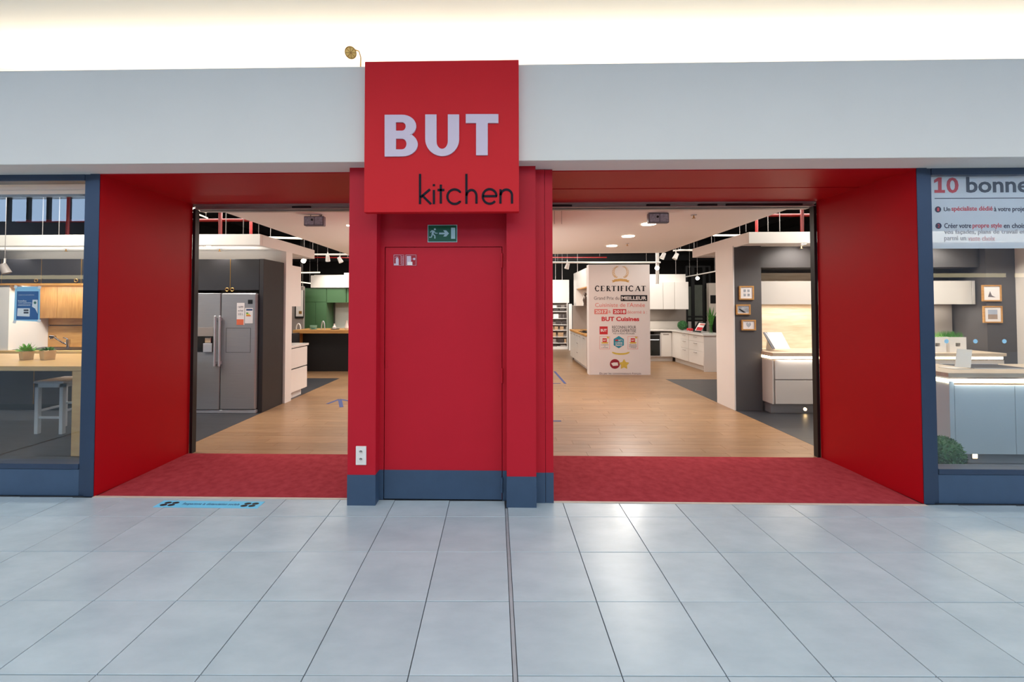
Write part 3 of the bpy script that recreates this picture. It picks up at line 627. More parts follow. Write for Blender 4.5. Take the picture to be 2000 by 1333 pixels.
bm = NB(); box(bm, fx(480), fx(492), FY - .004, FY - .003, fz(607), fz(604)); obj('label_header', bm, NAVY, fr)
for k, (c_, e1) in enumerate((((60, 150, 60), 484), ((220, 200, 50), 487), ((226, 120, 40), 489))):
    B('energy_bar', fx(480), fx(e1), FY - .004, FY - .003, fz(613 + k * 2.6), fz(610.8 + k * 2.6), mat('energy_%d' % k, c_, .5, var=.02, scale=3), fr)
bm = NB()
for k, s_ in enumerate(('1699', 'no frost', '532 L')): text(bm, s_, fx(464), fx(474), fz(602 + k * 7), fz(598 + k * 7), FY - .003, .01, .0006)
obj('lettering', bm, GREYINK, fr)
B('base_grille', x0 + .01, x1 + .004, FY + .01, FY + .07, .0, .048, STEELL, fr, .006)
# housing
HY = 6.18
def hx(px, py=560): return P(px, py, HY)[0]
def hz(py): return P(450, py, HY)[1]
hs = thing('tall_cabinet', 'anthracite cabinet framing the refrigerator with two doors and ring pulls above', 'cabinet', (-4.14, 6.47, 0))
B('side_panel', -3.665, -3.602, HY, 6.76, 0, 2.308, ANTHS, hs, .002); B('side_panel', -4.735, -4.68, HY, 6.76, 0, 2.308, ANTHS, hs, .002)
B('carcass', -4.68, -3.665, HY + .03, 6.76, 1.85, 2.305, ANTH, hs)
xa, xb, xc = -4.676, hx(449.5), -3.669
for a_, b2 in ((xa, xb - .005), (xb + .005, xc)):
    d = B('door', a_, b2, HY, HY + .022, 1.835, 2.305, ANTH, hs, .001); xk = (b2 - .035) if a_ == xa else (a_ + .035)
    obj('ring_pull', ring(NB(), (xk, HY - .008, hz(566)), .024, .006), BRASS, d)
B('brass_strip', xb - .004, xb + .004, HY - .002, HY + .02, 1.835, 2.305, BRASS, hs)
# anthracite wall cabinets behind the window, brass strips and ring pulls
prev = None
wn = ('far left behind the window edge', 'second behind the left window', 'above the tap behind the left window', 'hidden partly by the window frame', 'behind the left tunnel wall', 'next to the refrigerator housing')
xs = [-8.27, -7.65, -7.03, -6.405, -5.78, -5.16]
for k, x in enumerate(xs):
    wd = .62 if k < 5 else .42
    if k in (0, 5):
        t = thing('wall_cabinet', 'anthracite wall cabinet with brass strip, ' + wn[k], 'cabinet', (x + wd / 2, 6.5, 1.94), 'anthracite wall cabinets')
        B('carcass', x, x + wd, HY + .025, 6.79, 1.945, 2.315, ANTH, t); dd = B('door', x + .004, x + wd - .006, HY, HY + .022, 1.948, 2.315, ANTH, t, .001)
        obj('ring_pull', ring(NB(), (x + wd - .07, HY - .008, 1.985), .024, .006), BRASS, dd); B('brass_strip', x + wd - .006, x + wd, HY + .001, HY + .02, 1.945, 2.315, BRASS, t); B('oak_base', x, x + wd, HY, 6.79, 1.915, 1.944, OAK, t)
        if k == 0: prev = t
    else: copy_tree(prev, x - xs[0], 0, 0, 'anthracite wall cabinet with brass strip, ' + wn[k])
# golden oak wall units and splashback
OY = 6.62
x0 = P(78, 600, OY)[0]; x1 = P(111, 600, OY)[0]; z0 = P(100, 622, OY)[1]; z1 = 1.912
edges = [x0, x1, x1 + .6, x1 + 1.2, -4.75]; edges = [e for e in edges if e < -4.9] + [-4.74]
on = ('oak wall unit nearest the blue poster', 'oak wall unit with a knot, right of the poster', 'oak wall unit behind the window frame', 'oak wall unit behind the tunnel wall', 'oak wall unit beside the refrigerator housing')
for k in range(len(edges) - 1):
    t = thing('oak_cabinet', on[k], 'cabinet', (edges[k] + .1, 6.7, z0), 'golden oak wall units'); B('carcass', edges[k], edges[k + 1], OY + .02, 6.80, z0, z1, OAK, t); B('door', edges[k] + .002, edges[k + 1] - .002, OY, OY + .018, z0, z1, OAKV, t, .001)
sb = thing('splashback', 'golden oak splashback boards behind the kitchen tap', 'panel', (-6, 6.76, .92))
zz = P(120, 636, 6.75)[1]
B('board', x0, -4.74, 6.75, 6.80, .92, zz - .008, OAK, sb); B('board', x0, -4.74, 6.75, 6.80, zz + .008, z0 - .002, OAK, sb); B('shadow_gap', x0, -4.74, 6.77, 6.80, zz - .008, zz + .008, BLK, sb)
ST(B('wall_return', x0 - .8, x0 - .004, 6.2, 6.80, .922, 1.914, WHITE))
# base run
n_ = 0
for k in range(6):
    x = -8.345 + k * .6
    if k in (0,):
        t = thing('base_cabinet', 'anthracite base cabinet under the oak worktop, leftmost', 'cabinet', (x + .3, 6.5, 0), 'anthracite base cabinets')
        B('carcass', x, x + .6, 6.24, 6.79, .1, .875, ANTH, t); dd = B('door', x + .004, x + .59, 6.215, 6.237, .105, .87, ANTH, t, .001); obj('ring_pull', ring(NB(), (x + .53, 6.207, .83), .024, .006), BRASS, dd)
        B('brass_strip', x + .59, x + .6, 6.216, 6.235, .105, .87, BRASS, t); B('plinth', x, x + .6, 6.28, 6.79, 0, .1, BLK, t); bprev = t
    else: copy_tree(bprev, k * .6, 0, 0, 'anthracite base cabinet under the oak worktop, %s from the left' % ('second', 'third', 'fourth', 'fifth', 'sixth')[k - 1])
tag(B('worktop', -8.3, -4.74, 6.17, 6.80, .877, .918, OAKT, None, .003), 'oak-edged kitchen worktop beneath the tap behind the left window', 'worktop')
sx = P(100, 680, 6.4)[0]
sk_ = thing('kitchen_sink', 'flat black sink set in the oak worktop', 'sink', (sx, 6.48, .918))
bm = box(NB(), sx - .75, sx + .62, 6.26, 6.30, .9185, .925); box(bm, sx - .75, sx + .62, 6.66, 6.72, .9185, .925); box(bm, sx - .75, sx - .70, 6.30, 6.66, .9185, .925); box(bm, sx + .1, sx + .62, 6.30, 6.66, .9185, .925)
obj('rim', bm, BLK, sk_); B('basin', sx - .70, sx + .1, 6.30, 6.66, .9185, .921, DGREY, sk_)
tp = P(133, 678, 6.55); zt = .925
tt = thing('kitchen_tap', 'chrome pull-out kitchen tap on the black sink', 'tap', (tp[0], 6.55, zt))
bm = NB(); cyl(bm, (tp[0], 6.55, zt), (tp[0], 6.55, zt + .06), .022); cyl(bm, (tp[0], 6.55, zt + .06), (tp[0], 6.55, zt + .135), .026); obj('tap_body', bm, CHROME, tt)
e = P(104, 660, 6.5); bm = NB(); tube(bm, [(tp[0], 6.55, zt + .05), (tp[0] - .08, 6.54, zt + .085), (e[0] + .02, 6.5, e[1] + .005)], .012, 10); obj('spout', bm, CHROME, tt)
bm = NB(); cyl(bm, (e[0] + .03, 6.5, e[1] + .012), (e[0] - .045, 6.5, e[1] + .018), .022, .027); cyl(bm, (e[0] - .03, 6.5, e[1] + .01), (e[0] - .03, 6.5, e[1] - .02), .024, .02); obj('spray_head', bm, CHROME, tt)
bm = NB(); tube(bm, [(tp[0], 6.55, zt + .135), (tp[0] - .02, 6.54, zt + .155), (tp[0] - .06, 6.53, zt + .165)], .008, 8); obj('lever', bm, CHROME, tt)
# bar table in the window
tb = thing('bar_table', 'pale oak bar table with slab leg behind the left window', 'table', (-5.6, 4.9, 0))
zt = .955; B('tabletop', -7.2, -4.44, 4.34, 5.50, zt - .052, zt, OAKT, tb, .003)
B('leg', -4.585, -4.445, 4.35, 5.45, 0, zt - .052, OAKT, tb, .003)
bw_ = B('leg', -7.18, -7.05, 4.40, 5.45, 0, zt - .052, OAKT, tb, .003)
def stool(cx_, cy2, lab, back=False, s=.36, h=.66):
    t = thing('bar_stool', lab, 'stool', (cx_, cy2, 0), 'white bar stools'); y0, y1, x0, x1 = cy2 - s / 2, cy2 + s / 2, cx_ - s / 2, cx_ + s / 2
    B('seat', x0 - .01, x1 + .01, y0 - .01, y1 + .01, h - .03, h, STOOL, t, .006)
    bm = NB()
    box(bm, x0, x1, y0, y0 + .02, h - .08, h - .03); box(bm, x0, x1, y1 - .02, y1, h - .08, h - .03); box(bm, x0, x0 + .02, y0, y1, h - .08, h - .03); box(bm, x1 - .02, x1, y0, y1, h - .08, h - .03)
    obj('apron', bm, STOOL, t)
    for lx, ly in ((x0, y0), (x1 - .045, y0), (x0, y1 - .045), (x1 - .045, y1 - .045)):
        top = 1.0 if back and ly > cy2 else h - .03; B('leg', lx, lx + .045, ly, ly + .045, 0, top, STOOL, t, .003)
    bm = NB()
    box(bm, x0 + .04, x1 - .04, y0 + .012, y0 + .03, .19, .215); box(bm, x0 + .04, x1 - .04, y1 - .03, y1 - .012, .30, .325); box(bm, x0 + .01, x0 + .03, y0 + .04, y1 - .04, .27, .295); box(bm, x1 - .03, x1 - .01, y0 + .04, y1 - .04, .27, .295)
    obj('stretcher', bm, STOOL, t)
    if back: B('backrest', x0, x1, y1 - .035, y1 - .015, .82, 1.0, STOOL, t, .004)
stool(-5.66, 5.27, 'white square bar stool under the oak bar table')
stool(-5.30, 5.83, 'white bar stool with backrest behind the oak bar table', True, .36, .66)
def succulent(px0, px1, py0, py1, m, lab, n, hgt, sp):
    x, y = PF((px0 + px1) / 2, py1, .956); x0 = P(px0, py1, y)[0]; x1 = P(px1, py1, y)[0]; z1 = P(px0, py0, y)[1]
    t = thing('potted_plant', lab, 'plant', (x, y, .956), 'small plants on the bar table'); r = (x1 - x0) / 2
    rr = r * 1.02; z1 = .956 + r * 1.45; A = []; C = []; y += r * .6
    for q_ in range(4): an = math.radians(25 + 90 * q_); A.append((x + rr * .86 * math.cos(an), y + rr * .86 * math.sin(an), .956)); C.append((x + rr * math.cos(an), y + rr * math.sin(an), z1))
    bm = NB(); A = [bm.verts.new(p) for p in A]; C = [bm.verts.new(p) for p in C]; bm.faces.new(A[::-1]); bm.faces.new(C)
    for i in range(4): bm.faces.new((A[i], A[(i + 1) % 4], C[(i + 1) % 4], C[i]))
    bmesh.ops.bevel(bm, geom=list(bm.edges), offset=.003, segments=1, affect='EDGES'); obj('pot', bm, TERRA, t)
    bm = NB(); rd = random.Random(int(px0))
    for k in range(n):
        an = rd.random() * 6.28; el = rd.uniform(.1, 1.3); d = Vector((math.cos(an) * math.cos(el), math.sin(an) * math.cos(el), math.sin(el))); l = rd.uniform(.5, 1) * hgt
        p = Vector((x, y, z1 - .005)) + Vector((d.x, d.y, 0)) * r * .4; q = p + Vector((d.x * sp, d.y * sp, d.z)) * l; s_ = d.cross(Vector((0, 0, 1))).normalized() * .012
        up = Vector((0, 0, .004)); m_ = (p * .35 + q * .65)
        v = [bm.verts.new(p), bm.verts.new(m_ + s_), bm.verts.new(q), bm.verts.new(m_ - s_), bm.verts.new(m_ + up)]
        for a_, b2 in ((0, 1), (1, 2), (2, 3), (3, 0)): bm.faces.new((v[a_], v[b2], v[4]))
    obj('foliage', bm, m, t)
succulent(32, 55, 690, 704, LEAFL, 'leafy bright green plant in pale cube pot, nearer the poster', 60, .11, 1)
succulent(72, 97, 692, 704, LEAF, 'low dark green succulent in pale cube pot on the bar table', 50, .06, 1)
# ------------------------------------------------------------------ left: white kitchen beyond the wall end
wk = thing('drawer_cabinet', 'white two-drawer base unit at the end of the left aisle wall', 'cabinet', (-3.95, 7.3, 0))
B('carcass', -4.25, -3.63, 6.98, 7.60, .1, .875, WHITE, wk)
for z0, z1 in ((.115, .50), (.52, .86)): B('drawer', -3.628, -3.600, 6.985, 7.60, z0, z1, LACQ, wk, .001)
bm = box(NB(), -3.6, -3.64, 7.598, 7.615, .50, .52); B('plinth', -4.2, -3.66, 6.98, 7.50, 0, .1, WHITE, wk)
B('recessed_grip', -3.66, -3.63, 6.99, 7.60, .50, .52, BLK, wk); B('recessed_grip', -3.66, -3.63, 6.99, 7.60, .86, .876, BLK, wk)
tag(B('worktop', -4.3, -3.585, 6.975, 7.63, .877, .915, SPLASH, None, .002), 'short white worktop on the white two-drawer base unit', 'worktop')
tag(B('wall_cabinet', -4.0, -3.595, 6.975, 7.33, 1.59, 2.29, WHITE, None, .002), 'white wall cabinet hanging above the white two-drawer unit', 'cabinet')
# black island with oak worktop
kc = thing('kitchen_island', 'black kitchen island with oak waterfall worktop at the back of the left aisle', 'island', (-3.9, 10.3, 0))
B('worktop', -5.06, -1.9, 9.93, 10.75, .935, 1.018, OAK, kc, .003); B('waterfall_leg', -5.06, -4.98, 9.93, 10.75, 0, .935, OAK, kc, .003); B('back_panel', -4.90, -1.9, 10.1, 10.13, 0, .934, mat('black_board', (20, 18, 20), .5, var=.1, scale=4), kc); B('oak_inner_panel', -4.98, -4.6, 10.14, 10.7, .02, .93, OAKV, kc)
IZ = 1.019
def ipos(px): return P(px, 640, 10.2)[0]
def arch(px, m, lab, w_, h_):
    x = ipos(px); bm = NB(); tube(bm, [(x - w_, 10.2, IZ)] + [(x + w_ * math.cos(PI - PI * k / 12), 10.2, IZ + h_ * math.sin(PI * k / 12) + .01) for k in range(13)] + [(x + w_, 10.2, IZ)], .014, 8); tag(obj('ornament', bm, m), lab, 'ornament')
arch(583, LACQ, 'white arch-shaped ornament at the left end of the oak island top', .055, .13); arch(631, STEELL, 'narrow silver arch ornament on the oak island top', .04, .19)
x = ipos(612); cb = thing('bowl', 'pale green bowl standing on a saucer on the oak island top', 'bowl', (x, 10.2, IZ)); PG = mat('pale_green_glaze', (120, 160, 140), .3, var=.03, scale=5)
obj('saucer', lathe(NB(), x, 10.2, [(.06, IZ), (.1, IZ + .012), (.095, IZ + .018)]), PG, cb); obj('cup', lathe(NB(), x, 10.2, [(.045, IZ + .018), (.08, IZ + .045), (.085, IZ + .10), (.075, IZ + .10), (.06, IZ + .04)]), PG, cb)
x = ipos(653); cb = thing('bottle', 'small white bottle on a dark round tray on the oak island top', 'bottle', (x, 10.2, IZ)); obj('tray', lathe(NB(), x + .02, 10.2, [(.10, IZ), (.105, IZ + .018)]), DGREY, cb)
obj('bottle_body', lathe(NB(), x, 10.2, [(.045, IZ + .019), (.045, IZ + .06), (.016, IZ + .10), (.016, IZ + .14)]), LACQ, cb)
x = ipos(677); tag(obj('vase', lathe(NB(), x, 10.2, [(.04, IZ), (.055, IZ + .04), (.03, IZ + .13), (.02, IZ + .2), (.028, IZ + .22)]), SPLASH), 'slim white vase on the oak island top beside the red pier', 'vase')
# green kitchen behind
GY = 12.0
def gx(px, Y=GY): return P(px, 600, Y)[0]
def gz(py, Y=GY): return P(640, py, Y)[1]
gt = thing('green_tall_cabinet', 'tall sage green cabinet with upper and lower doors at the far left', 'cabinet', ((gx(595) + gx(637)) / 2, 12.3, 0))
B('carcass', gx(594), gx(637.5), GY + .02, 12.6, 0, gz(563), GREEN, gt)
for a_, b2 in ((595, 616), (616.5, 637)): B('door', gx(a_), gx(b2) - .004, GY, GY + .018, .1, gz(590.5), GREEN, gt, .002)
B('door', gx(595), gx(637) - .004, GY, GY + .018, gz(590), gz(563.5), GREEN, gt, .002)
gw = []
for k, (a_, b2) in enumerate(((638, 675.5), (676.5, 715))):
    t = thing('green_wall_cabinet', ('sage green wall cabinet above the white splashback', 'sage green wall cabinet half hidden behind the red pier')[k], 'cabinet', (gx(a_), 12.3, gz(591)), 'green wall cabinets'); B('carcass', gx(a_), gx(b2), GY + .02, 12.6, gz(591), gz(563), GREEN, t); B('door', gx(a_) + .003, gx(b2) - .003, GY, GY + .018, gz(591.5), gz(563.5), GREEN, t, .002)
ST(B('wall_green_kitchen', gx(594), gx(760), 12.625, 12.72, 0, gz(537, 12.6), FASCIA))
tag(B('splashback', gx(652, 12.55), gx(760), 12.55, 12.6, .9, gz(591, 12.5), SPLASH), 'white splashback under the green wall cabinets', 'panel')
tag(B('grey_panel', gx(638) + .03, gx(652, 12.55) - .03, 12.50, 12.6, .905, gz(591, 12.5), mat('green_grey_panel', (84, 84, 76), .5, var=.03, scale=3)), 'grey return panel between tall green cabinet and white splashback', 'panel')
tag(B('base_cabinet', gx(638), gx(760), 12.02, 12.6, 0, .9, GREEN), 'low green base cabinet run hidden behind the black island', 'cabinet')
t = thing('fascia_box', 'white bulkhead box above the sage green cabinets', 'bulkhead', (gx(640), 12.1, gz(563))); B('panel', gx(606.5, 11.95), gx(720), 11.95, 12.6, gz(563) + .01, gz(538.5), FASCIA, t); B('raised_box', gx(672, 11.9), gx(720), 11.88, 11.95, gz(563) + .01, gz(534), LACQ, t)
spot('green_kitchen_beam', (-4.9, 11.0, 3.0), (-4.95, 12.0, 1.9), 50, WARM, 60, .04); spot('green_kitchen_beam', (-4.4, 11.2, 3.1), (-4.5, 12.0, 2.3), 60, WARM, 70, .04)
ST(B('wall_grey_left', P(562, 600, 11.4)[0], P(592, 600, 11.4)[0], 11.4, 11.5, 0, P(580, 560, 11.4)[1], GREYP))
pf = thing('framed_picture', 'bright picture in a thin black frame left of the green cabinets', 'picture', (P(585, 620, 11.3)[0], 11.35, P(585, 622, 11.3)[1]))
a = P(575.5, 622, 11.36); b_ = P(593, 567, 11.36); B('frame', a[0], b_[0], 11.36, 11.4, a[1], b_[1], BLK, pf, .003); B('print', a[0] + .04, b_[0] - .01, 11.35, 11.36, a[1] + .05, b_[1], SPLASH, pf); B('gold_motif', b_[0] - .12, b_[0] - .04, 11.345, 11.35, a[1] + .12, a[1] + .2, BRASS, pf)
tag(B('side_counter', P(563, 660, 9.6)[0], P(573, 660, 9.6)[0], 9.6, 9.9, 0, P(568, 652, 9.6)[1], ANTH), 'low dark counter glimpsed left of the oak waterfall leg', 'counter')
# ------------------------------------------------------------------ right: partition, pale kitchen
pw = ST(B('wall_partition_right', 3.555, 3.965, 6.44, 6.955, 0, 2.515, DWALL)); B('white_end_panel', 3.535, 3.554, 6.435, 6.955, 0, 2.515, WHITE, pw)
ST(B('wall_niche', 3.965, 7.30, 6.925, 6.98, 0, 2.515, DWALL)); ST(B('wall_header', 3.966, 7.33, 6.52, 6.90, 2.19, 2.515, DWALL)); ST(B('wall_partition_far', 7.33, 7.765, 6.44, 6.96, 0, 2.515, DWALL))
ST(B('wall_beige', 7.77, 7.86, 4.3, 6.96, 0, 2.515, BEIGEW))
tag(B('splashback', 4.19, 5.10, 6.87, 6.90, .905, 2.13, WSPL), 'whitewashed oak splashback board behind the pale kitchen worktop', 'panel')
tag(B('splashback', 5.14, 7.28, 6.88, 6.90, .905, 1.62, GREYP), 'grey-pink splashback behind the grass pots in the right window', 'panel')
for k, (x0, x1) in enumerate(((3.975, 5.1), (5.1, 6.2), (6.2, 7.24))):
    t = thing('wall_cabinet', ('cashmere wall cabinet seen through the right entrance', 'cashmere wall cabinet behind the right tunnel wall', 'cashmere wall cabinet seen through the right window')[k], 'cabinet', ((x0 + x1) / 2, 6.7, 1.616), 'cashmere wall cabinets')
    B('carcass', x0, x1, 6.57, 6.87, 1.625, 1.975, CASH, t); B('flap_door', x0 + .002, x1 - .003, 6.55, 6.568, 1.616, 1.98, CASH, t, .002); B('led_strip', x0 + .05, x1 - .05, 6.66, 6.69, 1.617, 1.6245, LEDM, t)
tag(B('end_panel', 7.245, 7.29, 6.55, 6.87, 1.616, 1.98, CASH, None, .002), 'cashmere end panel closing the wall cabinets in the right window', 'panel')
area('niche_led', (4.8, 6.68, 1.60), (0, 0, 0), 1.6, .03, 8, WARM); area('niche_led', (6.5, 6.68, 1.60), (0, 0, 0), 1.4, .03, 7, WARM);
for k, (x0, x1) in enumerate(((3.975, 5.1), (5.1, 6.2), (6.2, 7.29))):
    t = thing('drawer_cabinet', ('cashmere base unit with two wide drawers in the right entrance', 'cashmere base unit behind the right tunnel wall', 'cashmere base unit behind the island in the right window')[k], 'cabinet', ((x0 + x1) / 2, 6.5, 0), 'cashmere base units')
    B('carcass', x0, x1, 6.225, 6.86, .152, .79, CASH, t)
    if k == 0: B('end_panel', 3.958, 3.975, 6.2, 6.86, .152, .80, CASH, t, .001)
    for z0, z1 in ((.155, .498), (.516, .80)): B('drawer', x0 + .005 + (.02 if k == 0 else 0), x1 - .004, 6.2, 6.222, z0, z1, CASH, t, .002)
    B('grip_channel', x0, x1, 6.21, 6.23, .498, .516, GREYP, t); B('led_strip', x0 - (.01 if k == 0 else 0), x1, 6.215, 6.226, .812, .85, LEDM, t); B('plinth', x0 + .02, x1, 6.30, 6.80, 0, .15, STEEL, t)
    if k == 0:
        p = P(1573, 800, 6.29); obj('plinth_lamp', cyl(NB(), (p[0], 6.294, p[1]), (p[0], 6.30, p[1]), .022, n=16), PLM, t); obj('lamp_rim', ring(NB(), (p[0], 6.295, p[1]), .028, .004), CHROME, t)
        bm = NB(); box(bm, 3.95, 3.957, 6.2, 6.80, .812, .85); obj('led_strip_side', bm, LEDM, t)
area('worktop_led', (4.7, 6.18, .83), (math.radians(60), 0, 0), 1.3, .02, 3, WARM)
tag(B('worktop', 3.95, 7.29, 6.17, 6.87, .862, .905, WTOP, None, .002), 'pale oak worktop with light strip under its edge, right-hand kitchen', 'worktop')
# open brochure stand on the worktop
bt = thing('brochure_stand', 'white brochure on a tilted stand on the pale oak worktop', 'brochure', (4.2, 6.5, .906))
def slab(bm, c4, t_):                   # thick quad from four 3-D corners
    n = (Vector(c4[1]) - Vector(c4[0])).cross(Vector(c4[3]) - Vector(c4[0])).normalized() * t_
    A = [bm.verts.new(Vector(p)) for p in c4]; C = [bm.verts.new(Vector(p) + n) for p in c4]; bm.faces.new(A[::-1]); bm.faces.new(C)
    for i in range(4): bm.faces.new((A[i], A[(i + 1) % 4], C[(i + 1) % 4], C[i]))
    bmesh.ops.recalc_face_normals(bm, faces=bm.faces); return bm
def PW(px, py, Y): a_ = P(px, py, Y); return (a_[0], Y, a_[1])
q = [PW(1514, 682, 6.38), PW(1543, 682, 6.38), PW(1526, 650, 6.56), PW(1494, 650, 6.56)]
obj('cover_page', slab(NB(), q, .006), LACQ, bt)
q = [PW(1508, 682, 6.40), PW(1515, 682, 6.39), PW(1497, 650, 6.565), PW(1490, 650, 6.57)]
obj('ring_binding', slab(NB(), q, .012), DGREY, bt)
obj('prop', slab(NB(), [(4.13, 6.62, .906), (4.26, 6.62, .906), (4.24, 6.55, 1.13), (4.12, 6.55, 1.13)], .006), LACQ, bt)
# framed pictures
def picture(px0, px1, py0, py1, Y, lab, kind):
    a = P(px0, py1, Y); b_ = P(px1, py0, Y); t = thing('framed_picture', lab, 'picture', ((a[0] + b_[0]) / 2, Y, a[1]), 'small oak-framed pictures'); w_ = .02
    bm = NB(); box(bm, a[0], b_[0], Y - .02, Y, a[1], a[1] + w_); box(bm, a[0], b_[0], Y - .02, Y, b_[1] - w_, b_[1]); box(bm, a[0], a[0] + w_, Y - .02, Y, a[1] + w_, b_[1] - w_); box(bm, b_[0] - w_, b_[0], Y - .02, Y, a[1] + w_, b_[1] - w_)
    obj('frame', bm, OAK, t); B('mount', a[0] + w_, b_[0] - w_, Y - .012, Y, a[1] + w_, b_[1] - w_, PAPER, t)
    W_, H_ = b_[0] - a[0], b_[1] - a[1]; X = lambda u: a[0] + W_ * u; Z = lambda v: a[1] + H_ * v; bm = NB(); yy = Y - .012
    if kind == 'four':
        for u in (.3, .56):
            for v in (.25, .55): B('print', X(u), X(u + .16), yy - .001, yy, Z(v), Z(v + .2), PHOTO, t)
    elif kind == 'road':
        box(bm, X(.14), X(.86), yy - .001, yy, Z(.2), Z(.8)); obj('print', bm, PHOTO, t); bm = NB(); plate(bm, [[(X(.25), Z(.6)), (X(.7), Z(.2)), (X(.5), Z(.2)), (X(.2), Z(.5))]], yy - .001, .001); obj('print_detail', bm, INK, t)
    elif kind == 'heart':
        plate(bm, [[(X(.5), Z(.25)), (X(.66), Z(.5)), (X(.66), Z(.68)), (X(.58), Z(.75)), (X(.5), Z(.66)), (X(.42), Z(.75)), (X(.34), Z(.68)), (X(.34), Z(.5))]], yy, .001); obj('print', bm, PHOTO, t)
    elif kind == 'tower':
        plate(bm, [[(X(.3), Z(.27)), (X(.7), Z(.25)), (X(.5), Z(.36)), (X(.42), Z(.62)), (X(.34), Z(.4))]], yy, .001); obj('print', bm, GREYINK, t)
    else: box(bm, X(.25), X(.75), yy - .001, yy, Z(.22), Z(.5)); obj('print', bm, mat('sand_print', (176, 150, 130), .6, c2=(150, 130, 116), scale=9), t); B('print_sky', X(.25), X(.75), yy - .001, yy, Z(.5), Z(.78), mat('sky_print', (186, 190, 200), .6, c2=(150, 160, 180), scale=6), t)
picture(1443, 1471, 559, 586, 6.44, 'topmost oak-framed picture with four small photos on dark wall', 'four'); picture(1437, 1464.5, 595, 615, 6.44, 'middle oak-framed landscape photo on the dark partition wall', 'road'); picture(1447.5, 1475, 625, 645.5, 6.44, 'lowest oak-framed picture with a heart on the dark partition wall', 'heart')
picture(1917, 1953, 557, 589, 6.44, 'oak-framed picture with small tower, upper one in the right window', 'tower'); picture(1919, 1955, 598, 631, 6.44, 'oak-framed seaside picture, lower one in the right window', 'sea')
def grass_pot(px0, px1, lab, m):
    Y = 6.28; x0 = P(px0, 670, Y)[0]; x1 = P(px1, 670, Y)[0]; z0 = .906; z1 = P(1860, 659, Y)[1]; t = thing('grass_pot', lab, 'plant', ((x0 + x1) / 2, Y + .1, z0), 'white pots with grass'); w_ = x1 - x0; zc = (z0 + z1) / 2; xc = (x0 + x1) / 2
    bm = NB(); box(bm, x0, xc - .035, Y, Y + w_ * .8, z0, z1); box(bm, xc + .035, x1, Y, Y + w_ * .8, z0, z1); box(bm, xc - .035, xc + .035, Y, Y + w_ * .8, z0, zc - .025); box(bm, xc - .035, xc + .035, Y, Y + w_ * .8, zc + .025, z1); obj('pot', bm, LACQ, t)
    bm = NB(); rd = random.Random(3)
    for k in range(220):
        x = rd.uniform(x0 + .01, x1 - .01); y = rd.uniform(Y + .01, Y + w_ * .8 - .01); h = rd.uniform(.06, .10); dx, dy = rd.uniform(-.02, .02), rd.uniform(-.02, .02)
        v = [bm.verts.new(p) for p in ((x - .003, y, z1 - .005), (x + .003, y, z1 - .005), (x + dx, y + dy, z1 + h), (x, y + .003, z1 - .005))]; bm.faces.new((v[0], v[1], v[2])); bm.faces.new((v[1], v[3], v[2])); bm.faces.new((v[3], v[0], v[2]))
    o = obj('grass', bm, m, t); o['kind'] = 'stuff'
grass_pot(1815, 1848, 'white square pot of light grass cut by the right window frame', LEAFL); grass_pot(1855, 1887.5, 'white square pot of darker grass beside the other pot', LEAF)
# island in the right window
IY = 4.25; ix0 = P(1856, 800, IY)[0]; ix1 = P(1865, 800, IY)[0]; ix2 = P(1983.5, 800, IY)[0]
ti = thing('kitchen_island', 'pale blue-grey kitchen island with lit worktop edge in the right window', 'island', (5.5, 4.6, 0)); ISL = mat('pale_blue_grey_lacquer', (190, 204, 212), .22, var=.01, scale=2)
B('carcass', ix0 + .01, 7.3, IY + .02, 4.88, .115, .80, CASH, ti); B('end_panel', ix0 - .004, ix1 - .003, IY, 4.88, .115, .84, ISL, ti, .001)
xx = ix1; k = 0
while xx < 7.0: B('door', xx + .002, min(xx + (ix2 - ix1), 7.3) - .003, IY, IY + .019, .118, .80, ISL, ti, .002); xx += ix2 - ix1
B('led_strip', ix0 - .012, 7.3, IY + .004, IY + .016, .822, .862, LEDM, ti); B('led_strip', ix0 - .014, ix0 - .005, IY + .004, 4.86, .822, .862, LEDM, ti)
B('plinth', ix0 + .05, 7.3, IY + .09, 4.8, 0, .114, STEEL, ti)
p = P(1903, 891, IY + .09); B('plinth_lamp', p[0] - .022, p[0] + .022, IY + .082, IY + .09, p[1] - .022, p[1] + .022, PLM, ti); bm = NB(); box(bm, p[0] - .032, p[0] + .032, IY + .085, IY + .0895, p[1] - .032, p[1] + .032); obj('lamp_rim', bm, DGREY, ti)
tag(B('island_worktop', ix0 - .03, 7.35, IY - .02, 4.90, .880, .925, WTOP, None, .002), 'pale oak worktop of the island in the right window', 'worktop')
area('island_led', (5.6, IY - .02, .84), (math.radians(60), 0, 0), 2.2, .02, 2.5, WARM)
hb = thing('sink', 'dark inset sink on the island worktop in the right window', 'sink', (5.35, 4.7, .925)); B('basin', 5.0, 5.6, 4.52, 4.84, .9255, .928, DGREY, hb); bm = NB(); box(bm, 4.98, 5.62, 4.50, 4.52, .9255, .932); box(bm, 4.98, 5.62, 4.84, 4.86, .9255, .932); obj('steel_rim', bm, STEELL, hb)
lh = thing('leaflet_holder', 'blank white leaflet holder standing on the island worktop', 'holder', (P(1880, 715, 4.55)[0], 4.5, .925))
q = [PW(1864, 717, 4.46), PW(1895, 719, 4.46), PW(1898, 684, 4.56), PW(1869, 682, 4.56)]; obj('front_sheet', slab(NB(), q, .005), FASCIA, lh); zf = .9255
obj('foot', slab(NB(), [(q[0][0], 4.44, zf), (q[1][0], 4.44, zf), (q[1][0], 4.62, zf), (q[0][0], 4.62, zf)], .004), FASCIA, lh)
bx = P(1838, 888, 4.12)[0]; ba = thing('boxwood_ball', 'round boxwood ball beside the island plinth at the right window frame', 'plant', (bx, 4.12, 0))
